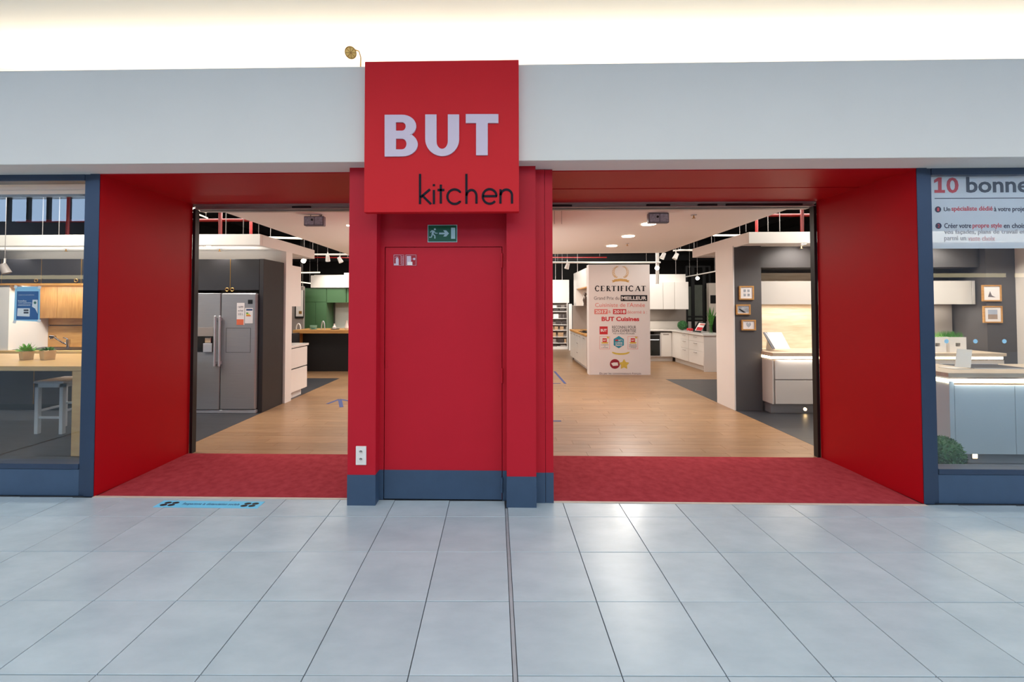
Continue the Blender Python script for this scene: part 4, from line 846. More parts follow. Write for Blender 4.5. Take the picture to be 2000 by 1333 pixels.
def leafball(cx_, cy2, cz, r, n, ls, m, par, seed=1):
    rd = random.Random(seed); bm = NB(); bmesh.ops.create_icosphere(bm, subdivisions=2, radius=r * .9)
    for v in bm.verts: v.co += Vector((cx_, cy2, cz))
    for k in range(n):
        zz_ = rd.uniform(-1, 1); a_ = rd.random() * 6.283; s_ = math.sqrt(1 - zz_ * zz_); d = Vector((s_ * math.cos(a_), s_ * math.sin(a_), zz_)); p = Vector((cx_, cy2, cz)) + d * r * rd.uniform(.86, .98)
        t1 = d.orthogonal().normalized(); t1.rotate(Matrix.Rotation(rd.random() * 6.28, 3, d)); t2 = d.cross(t1); tip = p + t1 * ls + d * ls * .7
        v = [bm.verts.new(q_) for q_ in (p, p + t1 * ls * .5 + t2 * ls * .35, tip, p + t1 * ls * .5 - t2 * ls * .35)]; bm.faces.new((v[0], v[1], v[2])); bm.faces.new((v[0], v[2], v[3]))
    obj('foliage', bm, m, par)
leafball(bx, 4.12, .172, .165, 1400, .022, BOXW, ba); obj('base_pot', lathe(NB(), bx, 4.12, [(.06, 0), (.08, .03), (.07, .03)], 14), LACQ, ba)
# ------------------------------------------------------------------ certificate board
CYY = 9.68
def cg(x, y): return P(1140 + x / 5.793, 510 + y / 5.796, CYY)
a = cg(62, 1298); b_ = cg(746, 40)
ce = thing('certificate_board', 'tall white board headed CERTIFICAT with gold laurel and award logos', 'board', ((a[0] + b_[0]) / 2, CYY, 0))
B('board', a[0], b_[0], CYY, CYY + .22, 0, b_[1], PAPER, ce, .002)
def ctext(s_, m, x0, x1, y0, y1, bold=0, Y=None):
    p0 = cg(x0, y1); p1 = cg(x1, y0); obj('lettering', text(NB(), s_, p0[0], p1[0], p0[1], p1[1], (Y or CYY), bold, .002), m, ce)
def crect(name, m, x0, x1, y0, y1, d=.002, Y=None): p0 = cg(x0, y1); p1 = cg(x1, y0); return B(name, p0[0], p1[0], (Y or CYY) - d, (Y or CYY), p0[1], p1[1], m, ce)
def cpoly(name, m, *polys, Y=None):
    bm = NB()
    for p in polys: plate(bm, [[cg(*q_) for q_ in p]], Y or CYY, .002)
    return obj(name, bm, m, ce)
# CERTIFICAT in roman capitals: sans letters plus serifs
def roman(ch, x0, x1, y0, y1):
    bm = NB(); W_ = x1 - x0; H_ = y1 - y0; T, t = .030, .010
    X = lambda u: x0 + W_ * u; Yv = lambda v: y1 - H_ * v
    def S_(pts, w_): stroke(bm, [cg(X(u), Yv(v)) for u, v in pts], w_, CYY, .002)
    def serif(u, v, l=.22): S_([(u - l, v), (u + l, v)], .007)
    if ch == 'C': S_([(.95, .82)] + [(.55 + .5 * math.cos(math.radians(a_)) , .5 + .5 * math.sin(math.radians(a_))) for a_ in range(60, 301, 20)] + [(.95, .16)], .020); S_([(.08, .35), (.06, .5), (.08, .65)], .030); S_([(.95, .72), (.95, .95)], .007)
    if ch in 'EFTIR':
        u = .5 if ch in 'TI' else .25; S_([(u, .02), (u, .98)], .032); serif(u, .02, .28 if ch != 'I' else .4)
        if ch in 'IR': serif(u, .98, .2 if ch == 'R' else .4)
    if ch in 'EF': S_([(.05, .97), (.92, .97), (.92, .82)], .010); S_([(.25, .52), (.75, .52)], .009)
    if ch == 'E': S_([(.05, .03), (.92, .03), (.95, .2)], .010)
    if ch == 'T': S_([(.02, .8), (.02, .97), (.98, .97), (.98, .8)], .010)
    if ch == 'R': S_([(.25, .97), (.55, .96), (.72, .86), (.72, .66), (.55, .54), (.25, .52)], .012); S_([(.48, .53), (.78, .08), (1.0, .02)], .026)
    if ch == 'A': S_([(.5, .98), (.12, .02)], .013); S_([(.5, .98), (.86, .02)], .030); S_([(.25, .34), (.74, .34)], .008); serif(.12, .02, .14); serif(.86, .02, .16)
    obj('lettering', bm, INK, ce)
for ch, xa_, xb_ in (('C', 130, 176), ('E', 190, 240), ('R', 254, 306), ('T', 316, 366), ('I', 380, 406), ('F', 416, 458), ('I', 470, 496), ('C', 510, 560), ('A', 580, 644), ('T', 650, 702)): roman(ch, xa_, xb_, 283, 342)
ctext('Grand Prix du', GREYINK, 117, 402, 402, 440, .0); crect('title_box', INK, 418, 719, 387, 456); ctext('MEILLEUR', PAPER, 428, 710, 402, 442, .03, CYY - .002)
ctext("Cuisiniste de l'Année", PINK, 130, 692, 474, 522, 0)
crect('year_box', PINK, 121, 271, 546, 603); crect('year_box', REDINK, 332, 481, 546, 603); ctext('2017', PAPER, 132, 262, 557, 593, .03, CYY - .002); ctext('2018', PAPER, 342, 472, 557, 593, .03, CYY - .002)
ctext('&', PINK, 280, 306, 558, 592); ctext('décerné à :', PINK, 490, 716, 560, 596, -.005)
ctext('BUT Cuisines', REDINK, 203, 628, 632, 682, .035)
crect('logo_square', REDINK, 180, 271, 742, 832); ctext('BUT', PAPER, 192, 262, 770, 802, .04, CYY - .002)
ctext('RECONNU POUR', INK, 322, 592, 735, 768, .0); ctext('SON EXPERTISE', INK, 322, 592, 774, 808, .0); ctext('PAR LA PRESSE SPECIALISEE', INK, 336, 576, 818, 830, .0)
for bx0 in (181, 500):
    bm = NB()
    for s_ in (((bx0, 855), (bx0 + 113, 855)), ((bx0 + 113, 855), (bx0 + 113, 998)), ((bx0 + 113, 998), (bx0, 998)), ((bx0, 998), (bx0, 855))): stroke(bm, [cg(*p) for p in s_], .006, CYY, .002)
    obj('badge_border', bm, PINK, ce); crect('badge_square', REDINK, bx0 + 33, bx0 + 80, 876, 920, .003); ctext('BUT', PAPER, bx0 + 40, bx0 + 73, 890, 907, .04, CYY - .003)
    cpoly('badge_ribbon', YELL, ((bx0 + 18, 920), (bx0 + 98, 920), (bx0 + 92, 936), (bx0 + 24, 936)), ((bx0 + 78, 858), (bx0 + 100, 858), (bx0 + 108, 872), (bx0 + 90, 882)))
    ctext('CUISINISTE' if bx0 < 300 else 'MEILLEURE', GREYINK, bx0 + 14, bx0 + 100, 945, 957); ctext('DE', GREYINK, bx0 + 50, bx0 + 66, 962, 971) if bx0 < 300 else ctext('ENSEIGNE', GREYINK, bx0 + 14, bx0 + 100, 961, 972); ctext("L'ANNEE", GREYINK, bx0 + 22, bx0 + 94, 976, 988)
cpoly('blue_hexagon', TEAL, ((397, 850), (455, 885), (455, 955), (397, 990), (339, 955), (339, 885)))
crect('hexagon_label', REDINK, 357, 388, 890, 906, .003); ctext('N°1', PAPER, 395, 438, 888, 910, .02, CYY - .002); ctext('CUISINE', PAPER, 356, 438, 920, 938, .02, CYY - .002); ctext('FRANCE', PAPER, 360, 436, 944, 964, .02, CYY - .002)
cpoly('gold_swoosh', YELL, [(318, 1030)] + [(420 + 100 * math.cos(math.radians(180 - t * 12)), 1034 + 30 * math.sin(math.radians(t * 12))) for t in range(1, 15)] + [(520, 1030)] + [(420 + 78 * math.cos(math.radians(t * 12)), 1030 + 14 * math.sin(math.radians(t * 12))) for t in range(1, 15)])
cpoly('round_seal', mat('seal_red', (150, 30, 50), .4, var=.1, scale=20), [(353 + 57 * math.cos(t * .314), 1167 + 55 * math.sin(t * .314)) for t in range(20)])
cpoly('seal_emblem', PAPER, ((310, 1160), (340, 1150), (385, 1150), (390, 1185), (330, 1190)), Y=CYY - .002)
def star(cx_, cy2, r, r2): return [(cx_ + (r if k % 2 == 0 else r2) * math.sin(k * PI / 5), cy2 - (r if k % 2 == 0 else r2) * math.cos(k * PI / 5)) for k in range(10)]
cpoly('gold_star', YELL, star(456, 1172, 62, 34), Y=CYY - .003)
ctext('Elu par les consommateurs français', GREYINK, 180, 648, 1264, 1290)
cpoly('gold_ribbon', GOLD, ((345, 208), (415, 200), (490, 208), (490, 236), (415, 229), (345, 236)), ((316, 220), (350, 216), (350, 240), (320, 244), (330, 232)), ((486, 216), (520, 220), (508, 232), (516, 244), (484, 240)))
bm = NB()
for s in (-1, 1):
    for k in range(10):
        t_ = math.radians(-62 + k * 15.5); cx_ = 416 + s * 84 * math.cos(t_ * .8); cy2 = 136 - 66 * math.sin(t_)
        for sgn in (-1, 1):
            hx_, hy_ = s * (.35 - sgn * .75) * -1, -.9 if sgn > 0 else -.75; l_ = 24 - k * .8
            hx_ = s * (sgn * .75 - .25); tx, ty = cx_ + hx_ * l_, cy2 + hy_ * l_
            mx_, my_ = (cx_ + tx) / 2, (cy2 + ty) / 2; nx, ny = -(ty - cy2) * .2, (tx - cx_) * .2
            plate(bm, [[cg(cx_, cy2), cg(mx_ + nx, my_ + ny), cg(tx, ty), cg(mx_ - nx, my_ - ny)]], CYY, .002)
o = obj('laurel_wreath', bm, GOLD, ce); o['kind'] = 'stuff'
# ------------------------------------------------------------------ hob kitchen behind the board
hk = thing('hob_cabinets', 'white base units with dark handles and oak worktop left of the board', 'cabinet', (2.3, 11.2, 0))
B('carcass', 2.03, 2.6, 10.0, 12.4, .12, .86, WHITE, hk); B('plinth', 2.12, 2.6, 10.0, 12.4, 0, .12, WHITE, hk); B('worktop', 1.99, 2.6, 9.95, 12.42, .862, .905, OAK, hk, .002)
ys = [10.0, 10.6, 11.05, 11.3, 11.9, 12.4]
for a_, b2 in zip(ys, ys[1:]):
    d = B('door', 2.008, 2.028, a_ + .004, b2 - .004, .125, .855, LACQ, hk, .001); bm = NB()
    for z in ((.8,) if b2 - a_ > .4 else (.8, .6, .35)): cyl(bm, (1.985, (a_ + b2) / 2 - .08, z), (1.985, (a_ + b2) / 2 + .08, z), .006, n=8)
    obj('handle', bm, DGREY, d)
hbx = thing('gas_hob', 'black gas hob with pan supports on the oak worktop beside the board', 'hob', (2.25, 10.9, .906)); B('plate', 2.05, 2.5, 10.6, 11.3, .906, .914, BLK, hbx)
for yy in (10.78, 11.12):
    for xx_ in (2.16, 2.38):
        bm = NB(); ring_ = lathe(bm, xx_, yy, [(.04, .914), (.04, .93), (.03, .935)], 14); tube(bm, [(xx_ - .09, yy, .95), (xx_ + .09, yy, .95)], .006, 6); tube(bm, [(xx_, yy - .09, .95), (xx_, yy + .09, .95)], .006, 6); obj('burner', bm, BLK, hbx)
ST(B('wall_hob', 2.09, 3.2, 12.43, 12.5, .0, 1.62, GREYP))
ub = thing('wall_cabinet', 'bright white hanging cabinet with open oak shelf left of the board', 'cabinet', (2.4, 11.1, 1.6)); B('upper_box', 2.1, 2.65, 10.0, 12.3, 2.08, 2.55, LACQ, ub); B('back_panel', 2.3, 2.65, 10.0, 12.3, 1.6, 2.08, LACQ, ub); B('shelf_underside', 2.1, 2.3, 10.2, 11.7, 2.05, 2.08, OAK, ub); B('end_panel', 2.1, 2.3, 11.9, 12.3, 1.6, 2.08, LACQ, ub)
eh = thing('extractor_hood', 'black angled extractor hood half hidden by the certificate board', 'hood', (2.2, 10.3, 1.6)); bm = NB(); prism(bm, [(2.13, 10.05), (2.3, 10.05), (2.3, 10.65), (2.2, 10.65)], 1.62, 1.98); obj('hood_body', bm, BLK, eh)
fg = thing('figurine', 'dark slim figurine in the white hanging cabinet', 'figurine', (2.2, 11.2, 1.6)); obj('figure', lathe(NB(), 2.22, 11.2, [(.05, 1.60), (.04, 1.66), (.07, 1.75), (.05, 1.82), (.02, 1.86), (.045, 1.90), (.03, 1.95)], 12), mat('bronze', (90, 74, 66), .4, metal=.4, var=.1, scale=8), fg)
spot('hob_beam', (1.2, 10.6, 3.0), (2.2, 11.2, 2.0), 60, WARM, 80, .05)
spot('shelf_fill', (1.0, 13.2, 3.4), (1.9, 15.4, 1.0), 45, WARM, 60, .05)  # extra spot added to brighten the sample shelf
# sample shelf at the far end
SY = 15.4
def sgp(px, py): return P(px, py, SY)
x0 = sgp(1060, 600)[0]; x1 = sgp(1109, 600)[0]; sh = thing('sample_shelf', 'tall white shelf of worktop and front samples at the far end', 'shelf', ((x0 + x1) / 2, SY + .2, 0))
B('back_panel', x0, x1, SY + .3, SY + .33, 0, sgp(1090, 547)[1], GREYP, sh); B('upper_panel', x0, x1 + .05, SY - .01, SY + .3, sgp(1090, 592)[1], sgp(1090, 547)[1], WHITE, sh)
B('side_panel', x0, x0 + .03, SY, SY + .3, 0, sgp(1090, 592)[1], WHITE, sh); B('side_panel', x1 - .03, x1, SY, SY + .3, 0, sgp(1090, 592)[1], WHITE, sh)
rows = [601, 608.5, 622, 634, 645, 658, 670, 682]
for py in rows: z = sgp(1090, py)[1]; B('shelf', x0 + .03, x1 - .03, SY, SY + .3, z - .025, z, LACQ, sh)
tag(obj('base', box(NB(), x0, x1, SY - .02, SY + .3, 0, .1), WHITE, sh))
rd = random.Random(5); DS = mat('dark_sample', (64, 54, 52), .5, var=.2, scale=6); TSM = mat('tan_sample', (186, 150, 116), .5, var=.2, scale=6)
prevz = sgp(1090, 592)[1]
for ri, py in enumerate(rows):
    z = sgp(1090, py)[1]; h = min(.24, (prevz - z) * .62) if ri else .08; u = 1063; ci = 0
    while u < 1104:
        wpx = rd.choice((6, 8, 11)) if ri < 5 else 11.5; m_ = rd.choice((DS, DS, TSM, GREYP, PAPER)) if ri != 4 else rd.choice((TSM, PAPER))
        a_ = sgp(u, py)[0]; b2 = sgp(min(u + wpx, 1107), py)[0]; tag(B('sample', a_, b2 - .02, SY + .02, SY + .05, z, z + h, m_, None), ('dark' if m_ is DS else 'tan' if m_ is TSM else 'grey' if m_ is GREYP else 'white') + ' front sample, %s on shelf %s of the far rack' % (('first', 'second', 'third', 'fourth', 'fifth', 'sixth', 'seventh')[ci], ('one from the top', 'two from the top', 'three from the top', 'four from the top', 'five from the top', 'six from the top', 'second from bottom', 'at the bottom')[ri]), 'sample', 'samples on the far shelf'); ci += 1; u += wpx + rd.choice((1, 3, 6))
    prevz = z
tag(B('light_column', P(1111, 600, 15)[0], P(1117, 600, 15)[0], 15.0, 15.1, 0, P(1114, 594, 15)[1], LACQ), 'narrow white panel standing in for a bright column of light between sample shelf and hob units', 'panel')  # white panel put in place of a bright column of light
# ------------------------------------------------------------------ white kitchen right of the board
WY = 12.05
def wx(px, Y=WY): return P(px, 640, Y)[0]
def wz(py, Y=WY, px=1300): return P(px, py, Y)[1]
bk = thing('base_cabinets', 'glossy white base units along the back wall, beside the oven', 'cabinet', (4.2, 12.3, 0))
XC = 4.86
B('carcass', wx(1290.5), XC, WY + .02, 12.6, .13, wz(650), LACQ, bk); B('carcass', 3.2, wx(1254), WY + .02, 12.6, .13, wz(650), LACQ, bk); B('oven_shelf', wx(1254), wx(1290.5), WY + .04, 12.6, .13, .27, LACQ, bk); B('plinth', 3.2, XC + .05, WY + .08, 12.6, 0, .13, WHITE, bk)
B('door', wx(1292), wx(1311), WY, WY + .019, .14, wz(651.5), LACQ, bk, .002); B('filler', wx(1312), XC, WY, WY + .019, .14, wz(651.5), LACQ, bk); B('grip', wx(1295), wx(1306), WY - .006, WY, wz(654.6), wz(652.5), GREYP, bk)
ov = thing('oven', 'built-in black glass oven right of the certificate board', 'oven', (wx(1278), WY, .3)); a = (wx(1255), wz(697)); b_ = (wx(1289.5), wz(654))
B('oven_frame', a[0], b_[0], WY - .012, WY + .03, a[1], b_[1], STEELL, ov, .002); B('control_panel', a[0] + .01, b_[0] - .02, WY - .018, WY - .012, b_[1] - .13, b_[1] - .01, BLK, ov); B('door_glass', a[0] + .01, b_[0] - .02, WY - .018, WY - .012, a[1] + .03, b_[1] - .14, OVENG, ov); obj('handle', cyl(NB(), (a[0] + .04, WY - .045, b_[1] - .15), (b_[0] - .06, WY - .045, b_[1] - .15), .009, n=8), CHROME, ov)
rk = thing('drawer_cabinets', 'glossy white drawer units running towards the aisle on the right', 'cabinet', (5.2, 11, 0)); RX0 = XC
B('carcass', RX0 + .02, 5.46, 10.17, WY + .02, .13, .868, LACQ, rk); B('plinth', RX0 + .09, 5.4, 10.25, WY, 0, .13, WHITE, rk); B('end_panel', RX0, 5.46, 10.15, 10.17, 0, .868, LACQ, rk, .001)
for (y0, y1) in ((10.18, 10.98), (10.99, 11.45)):
    for z0, z1 in ((.14, .47), (.475, .70), (.705, .86)): d = B('drawer', RX0, RX0 + .019, y0 + .004, y1 - .004, z0, z1, LACQ, rk, .002); ym = (y0 + y1) / 2; obj('handle', tube(NB(), [(RX0 - .002, ym - .07, z1 - .05), (RX0 - .03, ym - .06, z1 - .05), (RX0 - .03, ym + .06, z1 - .05), (RX0 - .002, ym + .07, z1 - .05)], .006, 6), CHROME, d)
B('filler', RX0, RX0 + .019, 11.45, WY, .14, .86, LACQ, rk)
bm = box(NB(), 3.2, 5.48, WY - .03, 12.65, .87, .905); box(bm, RX0 - .03, 5.48, 10.13, WY - .03, .87, .905); tag(obj('worktop', bm, SPLASH), 'L-shaped white worktop with topiary ball and tablet frame', 'worktop')
ST(B('wall_white_kitchen', 3.0, wx(1340, 12.7), 12.685, 12.78, 0, wz(540, 12.7), GREYP)); tag(B('splashback', 3.0, wx(1339, 12.6), 12.62, 12.66, .906, wz(628, 12.6), SPLASH), 'low bright white splashback behind the topiary ball', 'panel')
for k, (a_, b2) in enumerate(((1240, 1295.5), (1296, 1318), (1318.5, 1345.5))):
    t = thing('wall_cabinet', ('white lacquer wall cabinet nearest the certificate board', 'narrow middle white lacquer wall cabinet', 'white lacquer wall cabinet nearest the black glazed partition')[k], 'cabinet', (wx(a_, 11.9), 12.2, wz(604, 11.9)), 'white lacquer wall cabinets'); B('carcass', wx(a_, 11.9), wx(b2, 11.9), 11.92, 12.62, wz(604, 11.9), wz(552, 11.9), LACQ, t); B('door', wx(a_, 11.9) + .002, wx(b2, 11.9) - .002, 11.9, 11.918, wz(604.5, 11.9), wz(551, 11.9), LACQ, t, .002)
tag(B('bulkhead', wx(1230, 12.0), wx(1340, 12.0), 12.0, 12.62, wz(552, 11.9) + .01, wz(536, 12), WHITE), 'white bulkhead above the lacquer wall cabinets', 'bulkhead')
spot('white_kitchen_beam', (4.3, 10.6, 3.1), (4.4, 12, 1.9), 55, (1, .92, .82), 70, .05); area('under_cabinet_fill', (4.0, 12.2, wz(604, 11.9) - .02), (0, 0, 0), 1.4, .05, 6, (1, .92, .8))
bx = thing('topiary_ball', 'green topiary ball on the white worktop', 'plant', (P(1333, 645, 11.9)[0], 11.9, .906)); r_ = .13; leafball(bx.location.x, 11.9, .906 + r_ + .01, r_, 900, .022, BOXW, bx, 4)
rb = thing('red_bow', 'small red flower ornament between topiary ball and tablet frame', 'ornament', (P(1348, 643, 11.5)[0], 11.5, .906)); bm = NB(); rd = random.Random(2)
for k in range(9): cx_, cy2, cz = rb.location.x + rd.uniform(-.07, .07), 11.5 + rd.uniform(-.03, .03), .906 + rd.uniform(.02, .07); b3 = bmesh.ops.create_icosphere(bm, subdivisions=1, radius=.028); [setattr(v, 'co', v.co + Vector((cx_, cy2, cz))) for v in b3['verts']]
obj('petals', bm, REDINK, rb)
tf = thing('tablet_frame', 'tilted black-framed tablet with red and white screen on the white worktop', 'tablet', (5.1, 10.9, .906)); 
q = [PW(1353, 648, 10.8), PW(1369, 649.5, 10.75), PW(1379, 632, 11.0), PW(1363, 630.5, 11.05)]; obj('frame', slab(NB(), q, .03), BLK, tf)
def lerp4(u, v, off):
    a_, b2, c_, d_ = [Vector(p) for p in q]; n = (b2 - a_).cross(d_ - a_).normalized(); s = -1 if n.y > 0 else 1
    return a_ * (1 - u) * (1 - v) + b2 * u * (1 - v) + c_ * u * v + d_ * (1 - u) * v + Vector((0, -off, off * .3))
obj('screen', slab(NB(), [lerp4(.1, .08, .045), lerp4(.9, .08, .045), lerp4(.9, .92, .045), lerp4(.1, .92, .045)], .003), PAPER, tf); obj('screen_print', slab(NB(), [lerp4(.18, .12, .055), lerp4(.85, .12, .055), lerp4(.85, .45, .055), lerp4(.18, .45, .055)], .003), REDINK, tf); obj('screen_print', slab(NB(), [lerp4(.3, .7, .055), lerp4(.85, .7, .055), lerp4(.85, .85, .055), lerp4(.3, .85, .055)], .003), PINK, tf)
vx = P(1389, 648, 10.6)[0]; va = thing('tall_grass_plant', 'tall green grass plant in a clear glass vase beside the white partition', 'plant', (vx, 10.6, .906)); obj('vase', lathe(NB(), vx, 10.6, [(.05, .906), (.06, .95), (.055, 1.12), (.05, 1.12), (.05, .93)], 16), VASEG, va)
bm = NB(); rd = random.Random(8)
for k in range(26):
    an = rd.uniform(0, 6.28); l = rd.uniform(.35, .66); sp = rd.uniform(.03, .16); pts = [Vector((vx + math.cos(an) * sp * t * t + rd.uniform(-.004, .004), 10.6 + math.sin(an) * sp * t * t, .93 + l * t)) for t in (0, .35, .7, 1)]; w_ = .016; pv = None
    for i, p in enumerate(pts):
        ww = w_ * (1, 1.1, .8, .05)[i]; cur = [bm.verts.new(p + Vector((-ww, 0, 0))), bm.verts.new(p + Vector((0, -ww * .4, 0))), bm.verts.new(p + Vector((ww, 0, 0)))]
        if pv: bm.faces.new((pv[0], pv[1], cur[1], cur[0])); bm.faces.new((pv[1], pv[2], cur[2], cur[1]))
        pv = cur
obj('leaves', bm, LEAF, va)
# black glazed partition
PY = 13.2; gp = thing('glazed_partition', 'black-framed glazed partition behind the white kitchen', 'partition', (P(1365, 640, PY)[0], PY, 0))
def gq(px, py): return P(px, py, PY)
zt, zb = gq(1365, 520)[1], gq(1365, 628)[1]; GREYG = mat('grey_green_pane', (104, 110, 102), .25, var=.1, scale=3)
for px, w_ in ((1341, .06), (1353, .10), (1375, .09), (1386, .06)): xx_ = gq(px, 600)[0]; B('post', xx_ - w_ / 2, xx_ + w_ / 2, PY - .03, PY + .03, 0, zt, BLK, gp)
for z in (zt - .04, zb + .12, zb): B('rail', gq(1341, 600)[0], gq(1386, 600)[0], PY - .025, PY + .025, z, z + .05, BLK, gp)
for a_, b2, pt_ in ((1342, 1352, 560), (1355, 1374, 557), (1376, 1385, 564)): B('pane', gq(a_, 600)[0], gq(b2, 600)[0], PY, PY + .01, zb, gq(1360, pt_)[1], GREYG, gp)
B('lower_panel', gq(1341, 600)[0], gq(1386, 600)[0], PY, PY + .02, 0, zb, WHITE, gp)
cz_ = thing('display_column', 'beige display column with black niche behind the tall grass plant', 'column', (P(1394, 600, 13)[0], 13, 0)); a = P(1386.5, 600, 12.9)[0]; b_ = P(1412, 600, 12.9)[0]; B('column', a, b_, 12.95, 13.1, 0, P(1394, 553, 12.9)[1], BEIGEW, cz_); B('black_niche', P(1389, 600, 12.9)[0], b_, 12.93, 12.95, P(1394, 593, 12.9)[1], P(1394, 577, 12.9)[1], BLK, cz_); B('black_panel', P(1392, 600, 12.9)[0], b_, 12.93, 12.95, .6, P(1394, 618, 12.9)[1], BLK, cz_)
# ------------------------------------------------------------------ floor arrows in blue tape
def tape_arrow(segs, lab):
    t = None; bm = NB()
    for (a0, a1, w_) in segs:
        p, q_ = Vector((*PF(*a0), 0)), Vector((*PF(*a1), 0)); d = (q_ - p).normalized(); n = Vector((-d.y, d.x, 0)) * w_ / 2
        A = [bm.verts.new(v + Vector((0, 0, .0008))) for v in (p - n, q_ - n, q_ + n, p + n)]; C = [bm.verts.new(v + Vector((0, 0, .002))) for v in (p - n, q_ - n, q_ + n, p + n)]
        bm.faces.new(C); bm.faces.new(A[::-1])
        for i in range(4): bm.faces.new((A[i], A[(i + 1) % 4], C[(i + 1) % 4], C[i]))
    bmesh.ops.recalc_face_normals(bm, faces=bm.faces); tag(obj('tape_arrow', bm, TAPE), lab, 'tape')
tape_arrow([((639, 789.5), (663, 780.5), .05), ((663, 780.5), (690, 785), .05), ((664, 782), (667, 796), .06)], 'dark blue tape arrow on the wooden floor of the left aisle')
tape_arrow([((1083, 726), (1104, 750), .05), ((1078, 749.5), (1095, 749.5), .05)], 'dark blue tape mark on the wooden floor beside the red pier, farther one')
tape_arrow([((1078, 823), (1096, 823), .05)], 'short blue tape dash on the wooden floor beside the red pier, nearer one')
# ------------------------------------------------------------------ pipes, rails and spotlights below the black ceiling
def bar(name, pts, r, m, lab, cat, group=None, hang=False):
    if not hang: return tag(obj(name, tube(NB(), pts, r, 8), m), lab, cat, group)
    a_, b2 = Vector(pts[0]), Vector(pts[-1]); c_ = (a_ + b2) / 2; t = thing(name, lab, cat, tuple(c_ - Vector((0, 0, r))), group); obj('tube', tube(NB(), pts, r, 8), m, t)
    for f_ in (.12, .88): p = a_.lerp(b2, f_); obj('hanger', cyl(NB(), p, (p.x, p.y, 4.3), .004, n=6), ALU, t)
YB = 8.3
def TOP(p): return (p[0], p[1], 4.3)
bar('red_pipe', [(-9.99,) + tuple(PW(505, 430, YB)[1:]), PW(505, 430, YB)], .03, PIPE, 'horizontal red sprinkler pipe above the left canopy', 'pipe'); bar('red_pipe', [TOP(PW(430, 400, YB - .1)), PW(430, 470, YB - .1)], .035, PIPE, 'thick vertical red pipe above the left canopy', 'pipe'); bar('red_pipe', [TOP(PW(490, 400, YB + .4)), PW(490, 470, YB + .4)], .03, PIPE, 'slimmer vertical red pipe nearer the beige ceiling, left', 'pipe')
bar('red_pipe', [PW(1480, 421, YB), (9.99,) + tuple(PW(1480, 421, YB)[1:])], .03, PIPE, 'horizontal red sprinkler pipe above the right canopy', 'pipe'); bar('red_pipe', [TOP(PW(1567, 392, YB - .1)), PW(1567, 470, YB - .1)], .03, PIPE, 'vertical red pipe above the right canopy near the tunnel wall', 'pipe'); bar('red_pipe', [TOP(PW(1478, 400, YB + .4)), PW(1478, 470, YB + .4)], .028, PIPE, 'vertical red pipe beside the beige ceiling, right', 'pipe')
bar('red_pipe', [PW(1070, 503, 13.5), PW(1185, 503, 13.5)], .02, PIPE, 'thin red pipe above the far sample shelf', 'pipe', None, True); bar('red_pipe', [PW(600, 503, 11), PW(690, 504, 11)], .015, PIPE, 'thin red pipe above the far green kitchen', 'pipe', None, True)
bar('red_pipe', [TOP(PW(134, 410, 8)), PW(131, 470, 8)], .03, PIPE, 'vertical red pipe seen through the left window', 'pipe')
def tubelamp(a0, a1, Y0, Y1, r, lab): bar('tube_light', [PW(*a0, Y0), PW(*a1, Y1)], r, TUBEM, lab, 'lamp', 'white tube lamps', True)
tubelamp((520, 464), (590, 466), 9.2, 9.2, .022, 'white tube lamp behind the left canopy corner'); tubelamp((1393, 460), (1452, 460), 9.2, 9.2, .02, 'white tube lamp behind the right canopy'); tubelamp((1325, 489), (1360, 489), 10.5, 10.5, .02, 'short white tube lamp beside the right canopy corner')
tubelamp((584, 533), (625, 532.5), 13, 13, .02, 'thin white tube lamp above the green kitchen'); tubelamp((584, 551), (608, 554), 14, 13.6, .02, 'thin white tube lamp left of the green kitchen bulkhead'); tubelamp((378, 415), (405, 426), 6.4, 7.4, .012, 'pale cable bar at the top left corner of the left entrance'); tubelamp((378, 408), (402, 414), 6.0, 6.6, .02, 'short warm lamp at the top left corner of the left entrance'); tubelamp((1570, 398), (1588, 392), 5.6, 5.2, .02, 'short warm lamp at the top right corner of the right entrance')
def rail(a0, a1, Y0, Y1, lab, r=.018): bar('track_rail', [PW(*a0, Y0), PW(*a1, Y1)], r, WHITE, lab, 'rail', 'lighting track rails', True)
rail((1062, 513), (1290, 513), 10.2, 10.2, 'long white lighting track above the certificate board', .022); rail((600, 497.5), (690, 497.5), 9.9, 9.9, 'white lighting track right of the left canopy end', .022); rail((1340, 541), (1405, 529), 12.6, 11.2, 'white lighting track above the black glazed partition'); rail((1315, 490), (1400, 486.5), 9.6, 9.6, 'white lighting track under the right canopy corner')
bm = NB(); cyl(bm, TOP(PW(1283, 400, 10.25)), PW(1283, 555, 10.25), .03, n=10); cyl(bm, TOP(PW(1286.5, 400, 10.25)), PW(1286.5, 555, 10.25), .012, n=8); tag(obj('hanging_post', bm, WHITE), 'pale vertical post behind the right corner of the certificate board', 'post')
for px, y0, y1, Y, wl_ in ((441, 410, 459, 7, 'just right of the thick red pipe above the left canopy'), (505, 440, 462, 8, 'at the corner of the left canopy'), (475, 425, 459, 7.5, 'between the two vertical red pipes on the left'), (1457, 440, 453, 7, 'left of the slim red pipe above the right canopy'), (1500, 424, 452, 7, 'right of the slim red pipe above the right canopy'), (1523, 410, 452, 7, 'midway between the vertical red pipes above the right canopy'),
        (1085, 494, 547, 14, 'above the sample shelf, next to the red pier'), (1098, 494, 547, 14, 'above the middle of the sample shelf'), (1128, 494, 536, 13, 'above the hob units left of the board'), (83, 428, 459, 7, 'seen in the middle of the left window'), (115, 428, 459, 7, 'seen in the left window near the red pipe'), (1320, 505, 537, 12, 'above the white lacquer wall cabinets')):
    p = PW(px, y1, Y); tag(obj('suspension_wire', cyl(NB(), p, (p[0], p[1], 4.3), .006, n=6), ALU), 'thin suspension wire ' + wl_, 'wire', 'suspension wires')
